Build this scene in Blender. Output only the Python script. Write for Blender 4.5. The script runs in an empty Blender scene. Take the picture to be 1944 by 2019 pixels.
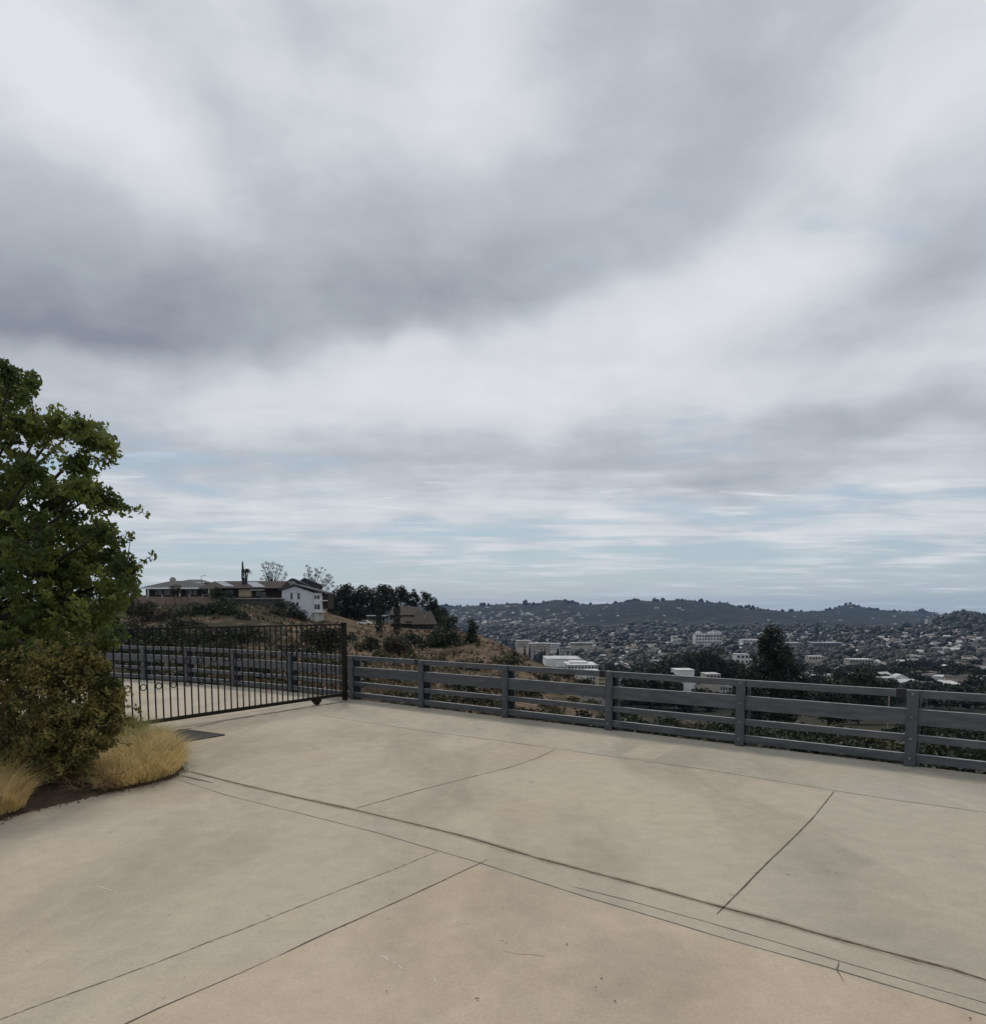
import bpy, math, random
import numpy as np
from mathutils import Vector, Matrix
from math import radians as R

# ------------------------------------------------------------------ camera, world, sun, exposure
SC = bpy.context.scene
F, CX, CY, H0, PITCH = 1400.0, 972.0, 1327.5, 1.75, R(5)
cam = bpy.data.cameras.new("camera"); camo = bpy.data.objects.new("camera", cam)
SC.collection.objects.link(camo); SC.camera = camo
camo.location = (0, 0, H0); camo.rotation_euler = (R(90) - PITCH, 0, 0)
cam.sensor_fit = 'HORIZONTAL'; cam.sensor_width = 36; cam.lens = 36 * F / 1944
cam.shift_y = (CY - 1009.5) / 1944
cam.clip_start = .05; cam.clip_end = 60000
SC.view_settings.view_transform = 'Standard'; SC.view_settings.look = 'None'
SC.view_settings.exposure = 0.0; SC.view_settings.gamma = 1
SUN_EL, SUN_AZ = 52, -12         # azimuth from +Y towards +X
sun = bpy.data.lights.new("sun", 'SUN'); suno = bpy.data.objects.new("sun", sun)
SC.collection.objects.link(suno)
sun.energy = 1.5; sun.angle = R(10); sun.color = (1, .93, .82)
suno.rotation_euler = (R(90 - SUN_EL), 0, R(180 - SUN_AZ))

sp, cp = math.sin(PITCH), math.cos(PITCH)
def ray(px, py):
    yc = -(py - CY) / F; xc = (px - CX) / F
    return (xc, cp + sp * yc, -sp + cp * yc)
def W(px, py, Y):                 # world point seen at photo pixel px,py that lies Y metres ahead
    x, y, z = ray(px, py)
    return Vector((x / y * Y, Y, H0 + z / y * Y))
def G(px, py, z=0.0):             # point of the level z seen at photo pixel px,py
    x, y, zz = ray(px, py); t = (z - H0) / zz
    return Vector((x * t, y * t, z))
def EL(py):
    x, y, z = ray(CX, py); return z / y

world = bpy.data.worlds.new("World"); SC.world = world; world.use_nodes = True
nt = world.node_tree; N, L = nt.nodes, nt.links; N.clear()
def nd(t, **k):
    n = N.new(t)
    for a, v in k.items(): setattr(n, a, v)
    return n
def mth(op, a, b=None, c=None, clamp=False):
    n = nd('ShaderNodeMath', operation=op, use_clamp=clamp)
    for i, v in enumerate((a, b, c)):
        if v is None: continue
        if isinstance(v, (int, float)): n.inputs[i].default_value = v
        else: L.new(v, n.inputs[i])
    return n.outputs[0]
tc = nd('ShaderNodeTexCoord')
sep = nd('ShaderNodeSeparateXYZ'); L.new(tc.outputs['Generated'], sep.inputs[0])
dx, dy, dz = sep.outputs
zc = mth('ADD', mth('MAXIMUM', dz, 0.0), 0.05)
cpx, cpy = mth('DIVIDE', dx, zc), mth('DIVIDE', dy, zc)
cmb = nd('ShaderNodeCombineXYZ'); L.new(cpx, cmb.inputs[0]); L.new(cpy, cmb.inputs[1])
def noise(vec, scale, detail=4, rough=.5, sx=1, sy=1, rot=0, loc=(0, 0, 0), dist=0):
    m = nd('ShaderNodeMapping'); m.inputs['Scale'].default_value = (sx, sy, 1)
    m.inputs['Rotation'].default_value = (0, 0, R(rot)); m.inputs['Location'].default_value = loc
    L.new(vec, m.inputs[0])
    n = nd('ShaderNodeTexNoise'); n.inputs['Scale'].default_value = scale
    n.inputs['Detail'].default_value = detail; n.inputs['Roughness'].default_value = rough
    n.inputs['Distortion'].default_value = dist
    L.new(m.outputs[0], n.inputs['Vector']); return n.outputs['Fac']
P = cmb.outputs[0]
nA = noise(P, .9, 5, .5, 1, .8, 0, (3, 1, 0), .25)
nB = noise(P, .55, 6, .55, 1, 1.3, 10, (7.3, 2, 0), .3)
nC = noise(P, 2.0, 7, .6, .55, 1, 5, (1, 9, 0), .5)
nG = noise(P, 3.4, 5, .55, .45, 1.0, 3, (4, 2, 0), .4)
nD = noise(P, .30, 3, .5, 1, 1, 0, (5, 5, 0), 0)
# warped direction coordinates for the large soft masses of cloud
wn = nd('ShaderNodeTexNoise'); wn.inputs['Scale'].default_value = 3.6; wn.inputs['Detail'].default_value = 7
L.new(tc.outputs['Generated'], wn.inputs['Vector'])
ws = nd('ShaderNodeVectorMath', operation='SUBTRACT'); L.new(wn.outputs['Color'], ws.inputs[0]); ws.inputs[1].default_value = (.5, .5, .5)
wm = nd('ShaderNodeVectorMath', operation='SCALE'); L.new(ws.outputs[0], wm.inputs[0]); wm.inputs['Scale'].default_value = .13
wa = nd('ShaderNodeVectorMath', operation='ADD'); L.new(tc.outputs['Generated'], wa.inputs[0]); L.new(wm.outputs[0], wa.inputs[1])
s2 = nd('ShaderNodeSeparateXYZ'); L.new(wa.outputs[0], s2.inputs[0])
xz = nd('ShaderNodeCombineXYZ'); L.new(s2.outputs[0], xz.inputs[0]); L.new(s2.outputs[2], xz.inputs[1])
# soft masses: direction (given in photo pixels), half sizes, tilt, amplitude
BL = [(10, 60, 170, 140, 20, .16), (390, 400, 230, 75, 38, .17), (250, 270, 140, 60, 45, .08), (920, 160, 170, 150, 20, .18),
      (610, 190, 60, 220, -25, .07), (1200, 320, 170, 80, 10, .13), (330, 120, 60, 190, -35, -.07),
      (590, 50, 50, 50, 0, -.12), (430, 570, 560, 110, -6, -.11), (40, 590, 260, 130, 10, -.12), (760, 600, 330, 80, -4, -.04),
      (1050, 500, 260, 120, -25, -.05), (1120, 170, 80, 110, 20, -.13), (1380, 290, 130, 100, -45, -.06), (1520, 150, 300, 90, -38, -.02),
      (1330, 600, 300, 110, -25, .20), (1560, 480, 200, 60, -35, .10), (1640, 415, 150, 55, -12, -.20), (1800, 290, 160, 60, -30, .10),
      (1630, 650, 230, 60, -8, -.20), (1905, 470, 90, 60, -20, -.18), (1130, 715, 160, 40, 0, -.13), (800, 745, 460, 55, -4, .17),
      (1500, 740, 330, 45, 0, .10), (1800, 830, 260, 32, 4, -.18), (1460, 960, 300, 38, 2, -.20), (330, 930, 330, 35, -2, -.10),
      (900, 905, 500, 34, 0, -.09), (700, 820, 400, 40, 0, .06), (1650, 985, 400, 30, 0, .07), (1300, 1030, 500, 35, 0, .05),
      (150, 700, 260, 50, -10, -.10), (1750, 110, 180, 60, -40, .04), (1860, 620, 160, 60, -10, .07)]
acc = None
for (px, py, hx, hy, tilt, amp) in BL:
    r = Vector(ray(px, py)).normalized()
    m = nd('ShaderNodeMapping', vector_type='TEXTURE')
    m.inputs['Location'].default_value = (r.x, r.z, 0)
    m.inputs['Rotation'].default_value = (0, 0, R(-tilt))
    m.inputs['Scale'].default_value = (hx / F * 1.25 * r.y, hy / F * 1.25 * r.y, 1)
    L.new(xz.outputs[0], m.inputs[0])
    ln = nd('ShaderNodeVectorMath', operation='LENGTH'); L.new(m.outputs[0], ln.inputs[0])
    g = mth('EXPONENT', mth('MULTIPLY', mth('MULTIPLY', ln.outputs['Value'], ln.outputs['Value']), -1.0))
    acc = mth('MULTIPLY_ADD', g, amp, 0.0) if acc is None else mth('MULTIPLY_ADD', g, amp, acc)
low = mth('SUBTRACT', 1.0, mth('MULTIPLY', dz, 2.6), clamp=True)       # 1 at the horizon, 0 above about 22 degrees
val = mth('ADD', 0.725, acc)
# underside edge of the big cloud sheet: an ellipse in direction space, darkest just inside its lower rim
yy_ = mth('MAXIMUM', mth('ABSOLUTE', dy), .05)
ux = mth('DIVIDE', s2.outputs[0], yy_); uz = mth('DIVIDE', s2.outputs[2], yy_)
ex_ = mth('DIVIDE', mth('SUBTRACT', ux, (500-CX)/F), 1300/F); ez_ = mth('DIVIDE', mth('SUBTRACT', uz, (1205+200)/F), 935/F)
ee = mth('SQRT', mth('ADD', mth('MULTIPLY', ex_, ex_), mth('MULTIPLY', ez_, ez_)))
ed = nd('ShaderNodeMapRange', interpolation_type='SMOOTHSTEP'); L.new(ee, ed.inputs[0])
for i_, v_ in enumerate((1.045, .955, 0., 1.)): ed.inputs[i_+1].default_value = v_
val = mth('MULTIPLY_ADD', mth('MULTIPLY', ed.outputs[0], mth('MULTIPLY', mth('POWER', ee, 2.6), mth('SUBTRACT', 1.25, mth('MULTIPLY', mth('MAXIMUM', ux, 0.0), 2.2), clamp=True))), -.29, val)
m_ = nd('ShaderNodeMapping'); m_.inputs['Scale'].default_value = (1, 1, 1.5); L.new(wa.outputs[0], m_.inputs[0])
nF = nd('ShaderNodeTexNoise'); nF.inputs['Scale'].default_value = 5.5; nF.inputs['Detail'].default_value = 5; nF.inputs['Roughness'].default_value = .5; nF.inputs['Distortion'].default_value = .2; L.new(m_.outputs[0], nF.inputs['Vector'])
val = mth('MULTIPLY_ADD', mth('SUBTRACT', nF.outputs['Fac'], .5), .34, val)
m2_ = nd('ShaderNodeMapping'); m2_.inputs['Scale'].default_value = (1, 1, 2.2); m2_.inputs['Rotation'].default_value = (0, R(22), 0); L.new(wa.outputs[0], m2_.inputs[0])
nH = nd('ShaderNodeTexNoise'); nH.inputs['Scale'].default_value = 13; nH.inputs['Detail'].default_value = 6; nH.inputs['Roughness'].default_value = .55; nH.inputs['Distortion'].default_value = .3; L.new(m2_.outputs[0], nH.inputs['Vector'])
val = mth('MULTIPLY_ADD', mth('SUBTRACT', nH.outputs['Fac'], .5), .20, val)
val = mth('MULTIPLY_ADD', mth('SUBTRACT', nA, .5), .22, val)
val = mth('MULTIPLY_ADD', mth('SUBTRACT', nB, .5), mth('MULTIPLY_ADD', low, .62, .12), val)
val = mth('MULTIPLY_ADD', mth('SUBTRACT', nC, .5), mth('MULTIPLY_ADD', low, .62, .05), val)
val = mth('MULTIPLY_ADD', mth('SUBTRACT', nG, .5), mth('MULTIPLY_ADD', low, .40, -.06), val)
ramp = nd('ShaderNodeValToRGB'); e = ramp.color_ramp.elements
e[0].position = .22; e[0].color = (.255, .282, .335, 1)
e[1].position = .95; e[1].color = (.74, .765, .79, 1)
for p, c in ((.42, (.375, .412, .465, 1)), (.60, (.485, .522, .575, 1)), (.78, (.645, .675, .715, 1))):
    q = ramp.color_ramp.elements.new(p); q.color = c
L.new(val, ramp.inputs[0])
sky = nd('ShaderNodeTexSky', sky_type='NISHITA'); sky.sun_disc = False
sky.sun_elevation = R(SUN_EL); sky.sun_rotation = R(SUN_AZ); sky.altitude = 300; sky.air_density = 1.4; sky.dust_density = .6
# thinner cover towards the horizon lets the blue through in streaks
thin = mth('MULTIPLY_ADD', mth('SUBTRACT', nB, .5), 3.6, mth('MULTIPLY_ADD', mth('SUBTRACT', nC, .5), 2.4, mth('SUBTRACT', 1.66, mth('MULTIPLY', mth('POWER', low, 2.2), 1.85))), clamp=True)
cover = mth('MINIMUM', mth('MAXIMUM', thin, 0.12), 1.0)
sc10 = nd('ShaderNodeVectorMath', operation='SCALE'); L.new(ramp.outputs[0], sc10.inputs[0]); sc10.inputs['Scale'].default_value = 10.0
skc = nd('ShaderNodeMix', data_type='RGBA'); skc.inputs[0].default_value = .72     # veil of thin high cloud over the clear part
L.new(sky.outputs[0], skc.inputs[6]); skc.inputs[7].default_value = (3.45, 4.7, 6.1, 1)
mx = nd('ShaderNodeMix', data_type='RGBA')
L.new(cover, mx.inputs[0]); L.new(skc.outputs[2], mx.inputs[6]); L.new(sc10.outputs[0], mx.inputs[7])
# small bright puffs in a thin band low in the sky
band = mth('MULTIPLY', mth('SUBTRACT', 1.0, mth('MULTIPLY', mth('ABSOLUTE', mth('SUBTRACT', dz, .15)), 16.0), clamp=True), mth('MULTIPLY', mth('SUBTRACT', nG, .60, clamp=True), 9.0, clamp=True), clamp=True)
mx2 = nd('ShaderNodeMix', data_type='RGBA'); L.new(mth('MULTIPLY', band, .8), mx2.inputs[0]); L.new(mx.outputs[2], mx2.inputs[6]); mx2.inputs[7].default_value = (7.6, 7.9, 8.2, 1)
bg = nd('ShaderNodeBackground'); L.new(mx2.outputs[2], bg.inputs[0]); bg.inputs[1].default_value = 0.1
out = nd('ShaderNodeOutputWorld'); L.new(bg.outputs[0], out.inputs[0])

# ------------------------------------------------------------------ helpers
C = SC.collection
rng = np.random.default_rng(7); random.seed(7)
def link(o): C.objects.link(o); return o
def tag(o, label=None, cat=None, group=None, kind=None):
    if label: o['label'] = label
    if cat: o['category'] = cat
    if group: o['group'] = group
    if kind: o['kind'] = kind
    return o
def empty(name, loc, label, cat, group=None, rz=0):
    o = bpy.data.objects.new(name, None); o.location = loc; o.rotation_euler[2] = rz; o.empty_display_size = .1
    return tag(link(o), label, cat, group)
def npmesh(name, V, loops, totals, mats, mi=None, smooth=False):
    me = bpy.data.meshes.new(name)
    V = np.asarray(V, dtype=np.float32); loops = np.asarray(loops, dtype=np.int32).ravel(); totals = np.asarray(totals, dtype=np.int32)
    me.vertices.add(len(V)); me.vertices.foreach_set('co', V.ravel())
    me.loops.add(len(loops)); me.loops.foreach_set('vertex_index', loops)
    me.polygons.add(len(totals))
    st = np.concatenate([[0], np.cumsum(totals)[:-1]]).astype(np.int32)
    me.polygons.foreach_set('loop_start', st)
    if mi is not None: me.polygons.foreach_set('material_index', np.asarray(mi, dtype=np.int32))
    if smooth: me.polygons.foreach_set('use_smooth', np.ones(len(totals), dtype=bool))
    for m in (mats if isinstance(mats, (list, tuple)) else [mats]): me.materials.append(m)
    me.update(calc_edges=True); return me
def obj(name, me, parent=None, loc=None):
    o = bpy.data.objects.new(name, me)
    if parent: o.parent = parent
    if loc is not None: o.location = loc
    return link(o)
class MB:
    def __init__(s): s.v = []; s.f = []; s.m = []
    def add(s, V, Fs, m=0):
        b = len(s.v); s.v += [tuple(p) for p in V]; s.f += [tuple(i + b for i in f) for f in Fs]; s.m += [m] * len(Fs); return s
    def box(s, x0, x1, y0, y1, z0, z1, m=0, M=None):
        V = [Vector(p) for p in ((x0,y0,z0),(x1,y0,z0),(x1,y1,z0),(x0,y1,z0),(x0,y0,z1),(x1,y0,z1),(x1,y1,z1),(x0,y1,z1))]
        if M is not None: V = [M @ p for p in V]
        return s.add(V, [(3,2,1,0),(4,5,6,7),(0,1,5,4),(1,2,6,5),(2,3,7,6),(3,0,4,7)], m)
    def prism(s, pts, y0, y1, m=0):      # outline in x,z extruded along y
        n = len(pts); V = [(p[0], y0, p[1]) for p in pts] + [(p[0], y1, p[1]) for p in pts]
        return s.add(V, [tuple(range(n)), tuple(range(2*n-1, n-1, -1))] + [((i+1)%n, i, i+n, (i+1)%n+n) for i in range(n)], m)
    def hip(s, x0, x1, y0, y1, ze, zr, il, ir, m=0, t=.0):    # hip roof, ridge along x; il, ir = how far the ridge ends are set in
        ym = (y0+y1)/2
        V = [(x0,y0,ze),(x1,y0,ze),(x1,y1,ze),(x0,y1,ze),(x0+il,ym,zr),(x1-ir,ym,zr)]
        return s.add(V, [(0,1,5,4),(1,2,5),(2,3,4,5),(3,0,4),(3,2,1,0)], m)
    def tube(s, pts, rad, n=6, m=0):
        pts = [Vector(p) for p in pts]; b = len(s.v); rad = rad if isinstance(rad, (list, tuple)) else [rad]*len(pts)
        for i, p in enumerate(pts):
            d = (pts[min(i+1, len(pts)-1)] - pts[max(i-1, 0)]).normalized()
            a = d.orthogonal().normalized(); c = d.cross(a)
            for k in range(n):
                t = 2*math.pi*k/n; s.v.append(tuple(p + (a*math.cos(t) + c*math.sin(t))*rad[i]))
        for i in range(len(pts)-1):
            for k in range(n):
                s.f.append((b+i*n+k, b+i*n+(k+1)%n, b+(i+1)*n+(k+1)%n, b+(i+1)*n+k)); s.m.append(m)
        s.f.append(tuple(b+(n-1-k) for k in range(n))); s.m.append(m)
        s.f.append(tuple(b+(len(pts)-1)*n+k for k in range(n))); s.m.append(m)
        return s
    def torus(s, c, ax, az, R_, r, n=18, k=6, m=0):
        b = len(s.v); ay = ax.cross(az)
        for i in range(n):
            t = 2*math.pi*i/n; d = ax*math.cos(t) + az*math.sin(t)
            for j in range(k):
                u = 2*math.pi*j/k; s.v.append(tuple(c + d*(R_ + r*math.cos(u)) + ay*r*math.sin(u)))
        for i in range(n):
            for j in range(k):
                s.f.append((b+i*k+j, b+((i+1)%n)*k+j, b+((i+1)%n)*k+(j+1)%k, b+i*k+(j+1)%k)); s.m.append(m)
        return s
    def mesh(s, name, mats, smooth=False):
        me = bpy.data.meshes.new(name); me.from_pydata(s.v, [], s.f)
        for mm in (mats if isinstance(mats, (list, tuple)) else [mats]): me.materials.append(mm)
        me.polygons.foreach_set('material_index', s.m)
        if smooth: me.polygons.foreach_set('use_smooth', [True]*len(s.f))
        me.update(); return me
    def build(s, name, mats, parent=None, smooth=False, loc=None): return obj(name, s.mesh(name, mats, smooth), parent, loc)

# ------------------------------------------------------------------ materials
def mat(name, c1, c2=None, scale=3.0, rough=.85, bump=0.0, bscale=30, metal=0, trans=0.0, objvar=0.0, stretch=(1,1,1), spec=.3, lo=.35, hi=.65):
    m = bpy.data.materials.new(name); m.use_nodes = True; t = m.node_tree; n, l = t.nodes, t.links
    b = n['Principled BSDF']; b.inputs['Roughness'].default_value = rough; b.inputs['Metallic'].default_value = metal
    b.inputs['Specular IOR Level'].default_value = spec
    c2 = c2 or tuple(x*.75 for x in c1)
    tx = n.new('ShaderNodeTexCoord'); mp = n.new('ShaderNodeMapping'); mp.inputs['Scale'].default_value = stretch
    l.new(tx.outputs['Object'], mp.inputs[0])
    no = n.new('ShaderNodeTexNoise'); no.inputs['Scale'].default_value = scale; no.inputs['Detail'].default_value = 5
    l.new(mp.outputs[0], no.inputs['Vector'])
    cr = n.new('ShaderNodeValToRGB'); cr.color_ramp.elements[0].position = lo; cr.color_ramp.elements[1].position = hi
    cr.color_ramp.elements[0].color = (*c2, 1); cr.color_ramp.elements[1].color = (*c1, 1)
    l.new(no.outputs['Fac'], cr.inputs[0]); col = cr.outputs[0]
    if objvar:
        oi = n.new('ShaderNodeObjectInfo'); hs = n.new('ShaderNodeHueSaturation')
        mr = n.new('ShaderNodeMapRange'); mr.inputs['To Min'].default_value = 1-objvar; mr.inputs['To Max'].default_value = 1+objvar
        l.new(oi.outputs['Random'], mr.inputs[0]); l.new(mr.outputs[0], hs.inputs['Value']); l.new(col, hs.inputs['Color']); col = hs.outputs[0]
    l.new(col, b.inputs['Base Color'])
    if bump:
        nb = n.new('ShaderNodeTexNoise'); nb.inputs['Scale'].default_value = bscale; nb.inputs['Detail'].default_value = 4
        l.new(mp.outputs[0], nb.inputs['Vector'])
        bp = n.new('ShaderNodeBump'); bp.inputs['Strength'].default_value = bump; bp.inputs['Distance'].default_value = .02
        l.new(nb.outputs['Fac'], bp.inputs['Height']); l.new(bp.outputs[0], b.inputs['Normal'])
    if trans:
        o = n['Material Output']; tr = n.new('ShaderNodeBsdfTranslucent'); l.new(col, tr.inputs[0])
        mxs = n.new('ShaderNodeMixShader'); mxs.inputs[0].default_value = trans
        l.new(b.outputs[0], mxs.inputs[1]); l.new(tr.outputs[0], mxs.inputs[2]); l.new(mxs.outputs[0], o.inputs[0])
    return m
def leafmat(name, c1, c2, trans=.3, scale=2.5, rough=.6, objvar=0.0):
    return mat(name, c1, c2, scale=scale, rough=rough, trans=trans, objvar=objvar, spec=.25, lo=.38, hi=.62)
M = {}
M['leaf'] = leafmat('broad_leaf', (.175,.205,.050), (.050,.068,.021), .42, 2.2)
M['shrubleaf'] = leafmat('shrub_leaf', (.26,.22,.07), (.065,.072,.025), .34, 4.5)
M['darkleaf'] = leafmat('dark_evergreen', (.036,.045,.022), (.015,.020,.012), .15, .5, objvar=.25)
M['pine'] = leafmat('pine_needles', (.030,.040,.022), (.014,.019,.012), .12, .5, objvar=.2)
M['airy'] = leafmat('eucalyptus_leaf', (.050,.060,.036), (.025,.030,.020), .2, .6)
M['scrub'] = leafmat('scrub_leaf', (.075,.068,.030), (.030,.030,.015), .15, .8, objvar=.3)
M['palm'] = leafmat('palm_frond', (.05,.06,.03), (.03,.035,.02), .2, 1)
M['bark'] = mat('bark', (.045,.036,.028), (.02,.016,.012), scale=8, rough=.95, bump=.5, bscale=20)
M['twig'] = mat('dry_twig', (.20,.15,.09), (.09,.065,.04), scale=8, rough=.95)
M['drygrass'] = leafmat('dry_grass', (.80,.62,.31), (.46,.35,.16), .42, 6)
M['greengrass'] = leafmat('green_grass', (.36,.34,.12), (.17,.19,.06), .38, 10)
M['soil'] = mat('soil', (.10,.068,.042), (.05,.034,.022), scale=6, rough=1, bump=.8, bscale=35)
M['iron'] = mat('painted_iron', (.010,.009,.008), (.016,.012,.009), scale=20, rough=.7, spec=.2)
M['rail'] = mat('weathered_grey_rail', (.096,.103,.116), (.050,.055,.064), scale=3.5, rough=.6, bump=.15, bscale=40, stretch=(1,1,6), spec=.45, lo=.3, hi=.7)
M['railtop'] = mat('pale_rail_top', (.30,.31,.32), (.17,.175,.185), scale=9, rough=.7, lo=.3, hi=.6)  # paler colour for the top faces of the rails
M['railpost'] = mat('grey_post', (.080,.085,.094), (.055,.059,.066), scale=5, rough=.6, spec=.4)
M['backpost'] = mat('dark_steel_post', (.020,.021,.025), (.012,.013,.016), scale=8, rough=.6)
M['galv'] = mat('galvanised_edge', (.26,.27,.28), (.16,.165,.17), scale=12, rough=.5, metal=.3)
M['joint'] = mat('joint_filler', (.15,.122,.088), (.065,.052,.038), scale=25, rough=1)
M['stain'] = mat('joint_stain', (.36,.31,.24), (.27,.23,.178), scale=9, rough=1)
M['jointlight'] = mat('weathered_crack', (.36,.33,.26), (.14,.12,.09), scale=18, rough=1, lo=.45, hi=.6)
M['pale'] = mat('pale_crack_deposit', (.62,.59,.52), (.40,.37,.31), scale=25, rough=1)
M['grate'] = mat('steel_grate', (.055,.058,.065), (.035,.036,.04), scale=10, rough=.5, metal=.6)
M['void'] = mat('drain_pit', (.012,.012,.012), (.008,.008,.008), rough=1)
M['litter'] = mat('dead_leaf', (.13,.09,.06), (.07,.045,.03), scale=30, rough=1)
def walls(n, c, v=.85, **k): return mat(n, c, tuple(x*v for x in c), scale=1.5, rough=.9, **k)
M['white'] = walls('white_siding', (.60,.62,.66)); M['whitetrim'] = walls('white_trim', (.75,.75,.74))
M['cream'] = walls('cream_stucco', (.48,.40,.28)); M['darkwall'] = walls('dark_brown_wall', (.045,.035,.028))
M['retain'] = mat('retaining_wall', (.26,.19,.15), (.17,.12,.095), scale=.9, rough=.95, bump=.4, bscale=3)
M['greywall'] = walls('grey_green_wall', (.07,.072,.062)); M['greyroof'] = mat('grey_shingle', (.10,.10,.105), (.065,.065,.07), scale=3, rough=.95)
M['brownroof'] = mat('brown_shingle', (.058,.042,.036), (.036,.027,.024), scale=3, rough=.95)
M['brownroof2'] = mat('brown_tile', (.075,.060,.050), (.05,.04,.035), scale=3, rough=.95)
M['solar'] = mat('solar_panel', (.14,.16,.21), (.10,.12,.16), scale=1, rough=.25, spec=.6)
M['glass'] = mat('window_glass', (.03,.035,.045), (.02,.022,.028), scale=1, rough=.15, spec=.6)
M['stone'] = mat('chimney_stone', (.38,.34,.30), (.22,.20,.18), scale=2.5, rough=.95)
M['bluroof'] = mat('dark_blue_roof', (.04,.045,.06), (.03,.032,.042), scale=2, rough=.9)
M['cityw'] = mat('house_white', (.80,.78,.74), (.45,.44,.42), scale=.05, rough=.9, objvar=.15)
M['cityc'] = mat('house_beige', (.52,.45,.37), (.30,.27,.23), scale=.05, rough=.9, objvar=.15)
M['cityg'] = mat('house_grey', (.22,.22,.23), (.15,.15,.16), scale=.05, rough=.9, objvar=.15)
M['roofl'] = mat('roof_pale', (.62,.61,.60), (.36,.36,.37), scale=.05, rough=.9, objvar=.15)
M['roofd'] = mat('roof_dark', (.085,.078,.075), (.055,.052,.052), scale=.05, rough=.9, objvar=.2)
M['roofr'] = mat('roof_brown', (.16,.105,.085), (.11,.075,.06), scale=.05, rough=.9, objvar=.2)
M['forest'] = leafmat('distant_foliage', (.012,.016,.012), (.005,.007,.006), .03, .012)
M['pole'] = mat('pole', (.16,.15,.14), (.10,.09,.08), scale=3)

# ground: dry grass, scrub soil, dark valley floor
def terrain_mat():
    m = bpy.data.materials.new('hillside_ground'); m.use_nodes = True; t = m.node_tree; n, l = t.nodes, t.links
    b = n['Principled BSDF']; b.inputs['Roughness'].default_value = 1; b.inputs['Specular IOR Level'].default_value = .1
    tx = n.new('ShaderNodeTexCoord')
    def nz(s, d=5, r=.6):
        q = n.new('ShaderNodeTexNoise'); q.inputs['Scale'].default_value = s; q.inputs['Detail'].default_value = d; q.inputs['Roughness'].default_value = r
        l.new(tx.outputs['Object'], q.inputs['Vector']); return q.outputs['Fac']
    def rp(f, *st):
        q = n.new('ShaderNodeValToRGB'); q.color_ramp.elements[0].position = st[0][0]; q.color_ramp.elements[0].color = (*st[0][1], 1)
        q.color_ramp.elements[1].position = st[-1][0]; q.color_ramp.elements[1].color = (*st[-1][1], 1)
        for p, c in st[1:-1]: e_ = q.color_ramp.elements.new(p); e_.color = (*c, 1)
        l.new(f, q.inputs[0]); return q.outputs[0]
    def mixc(f, a, b_):
        q = n.new('ShaderNodeMix'); q.data_type = 'RGBA'; l.new(f, q.inputs[0]); l.new(a, q.inputs[6]); l.new(b_, q.inputs[7]); return q.outputs[2]
    dry = rp(nz(.35, 6), (.3, (.062,.044,.029)), (.5, (.122,.084,.056)), (.7, (.185,.135,.094)))
    scr = rp(nz(1.2, 5), (.3, (.022,.021,.013)), (.7, (.055,.048,.027)))
    val_ = rp(nz(.012, 8, .7), (.35, (.012,.015,.011)), (.52, (.018,.021,.016)), (.64, (.055,.052,.045)), (.75, (.02,.022,.016)))
    vc = n.new('ShaderNodeVertexColor'); vc.layer_name = 'cover'
    sp_ = n.new('ShaderNodeSeparateColor'); l.new(vc.outputs[0], sp_.inputs[0])
    # patchy edge between dry grass and scrub
    ad = n.new('ShaderNodeMath'); ad.operation = 'ADD'; l.new(sp_.outputs[0], ad.inputs[0])
    mm = n.new('ShaderNodeMath'); mm.operation = 'MULTIPLY_ADD'; l.new(nz(.14, 6, .65), mm.inputs[0]); mm.inputs[1].default_value = 2.2; mm.inputs[2].default_value = -1.1
    l.new(mm.outputs[0], ad.inputs[1])
    mr = n.new('ShaderNodeMapRange'); mr.inputs[1].default_value = .42; mr.inputs[2].default_value = .62; l.new(ad.outputs[0], mr.inputs[0])
    near = mixc(mr.outputs[0], scr, dry)
    l.new(mixc(sp_.outputs[1], near, val_), b.inputs['Base Color'])
    bp = n.new('ShaderNodeBump'); bp.inputs['Strength'].default_value = .6; bp.inputs['Distance'].default_value = .3
    l.new(nz(2.5, 5), bp.inputs['Height']); l.new(bp.outputs[0], b.inputs['Normal'])
    return m

# ------------------------------------------------------------------ deck outline, guardrail line
post_px = [(200,1337),(283,1341.3),(367,1346.8),(459,1354.3),(571,1364.8),(690,1378)]
gl = [G(*p) for p in post_px]
fit = [G(*p) for p in ((690,1379),(831,1396),(998,1417),(1204,1439),(1457.6,1471),(1787,1512))]
A_ = np.array([(p.x, p.y) for p in fit]); cen = A_.mean(0); _, _, vt = np.linalg.svd(A_ - cen)
dv = vt[0] * np.sign(vt[0][0]); tt = (A_ - cen) @ dv
k_, b_ = np.polyfit(range(6), tt, 1)
straight = [Vector((*(cen + dv*(b_ + k_*i)), 0)) for i in range(-0, 11)]
gl[-1] = straight[0]
left0 = gl[0] - gl[1]; left0.normalize()
curve = []
ang = 0
p_ = gl[0].copy(); d_ = left0.copy()
ext = []
for i in range(6):
    d_.rotate(Matrix.Rotation(R(2), 3, 'Z')); p_ = p_ + d_*1.9; ext.append(p_.copy())
line = list(reversed(ext)) + gl[:-1] + straight              # every post position, left to right
def normal_at(i):
    a = line[max(i-1, 0)]; b = line[min(i+1, len(line)-1)]; d = (b - a).normalized()
    return Vector((-d.y, d.x, 0))                              # points away from the camera
edge = [line[i] + normal_at(i)*.06 for i in range(len(line))]
deck_pts = [(p.x, p.y) for p in edge] + [(14, -14), (-34, -14), (edge[0].x - 6, edge[0].y - 2)]
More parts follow.
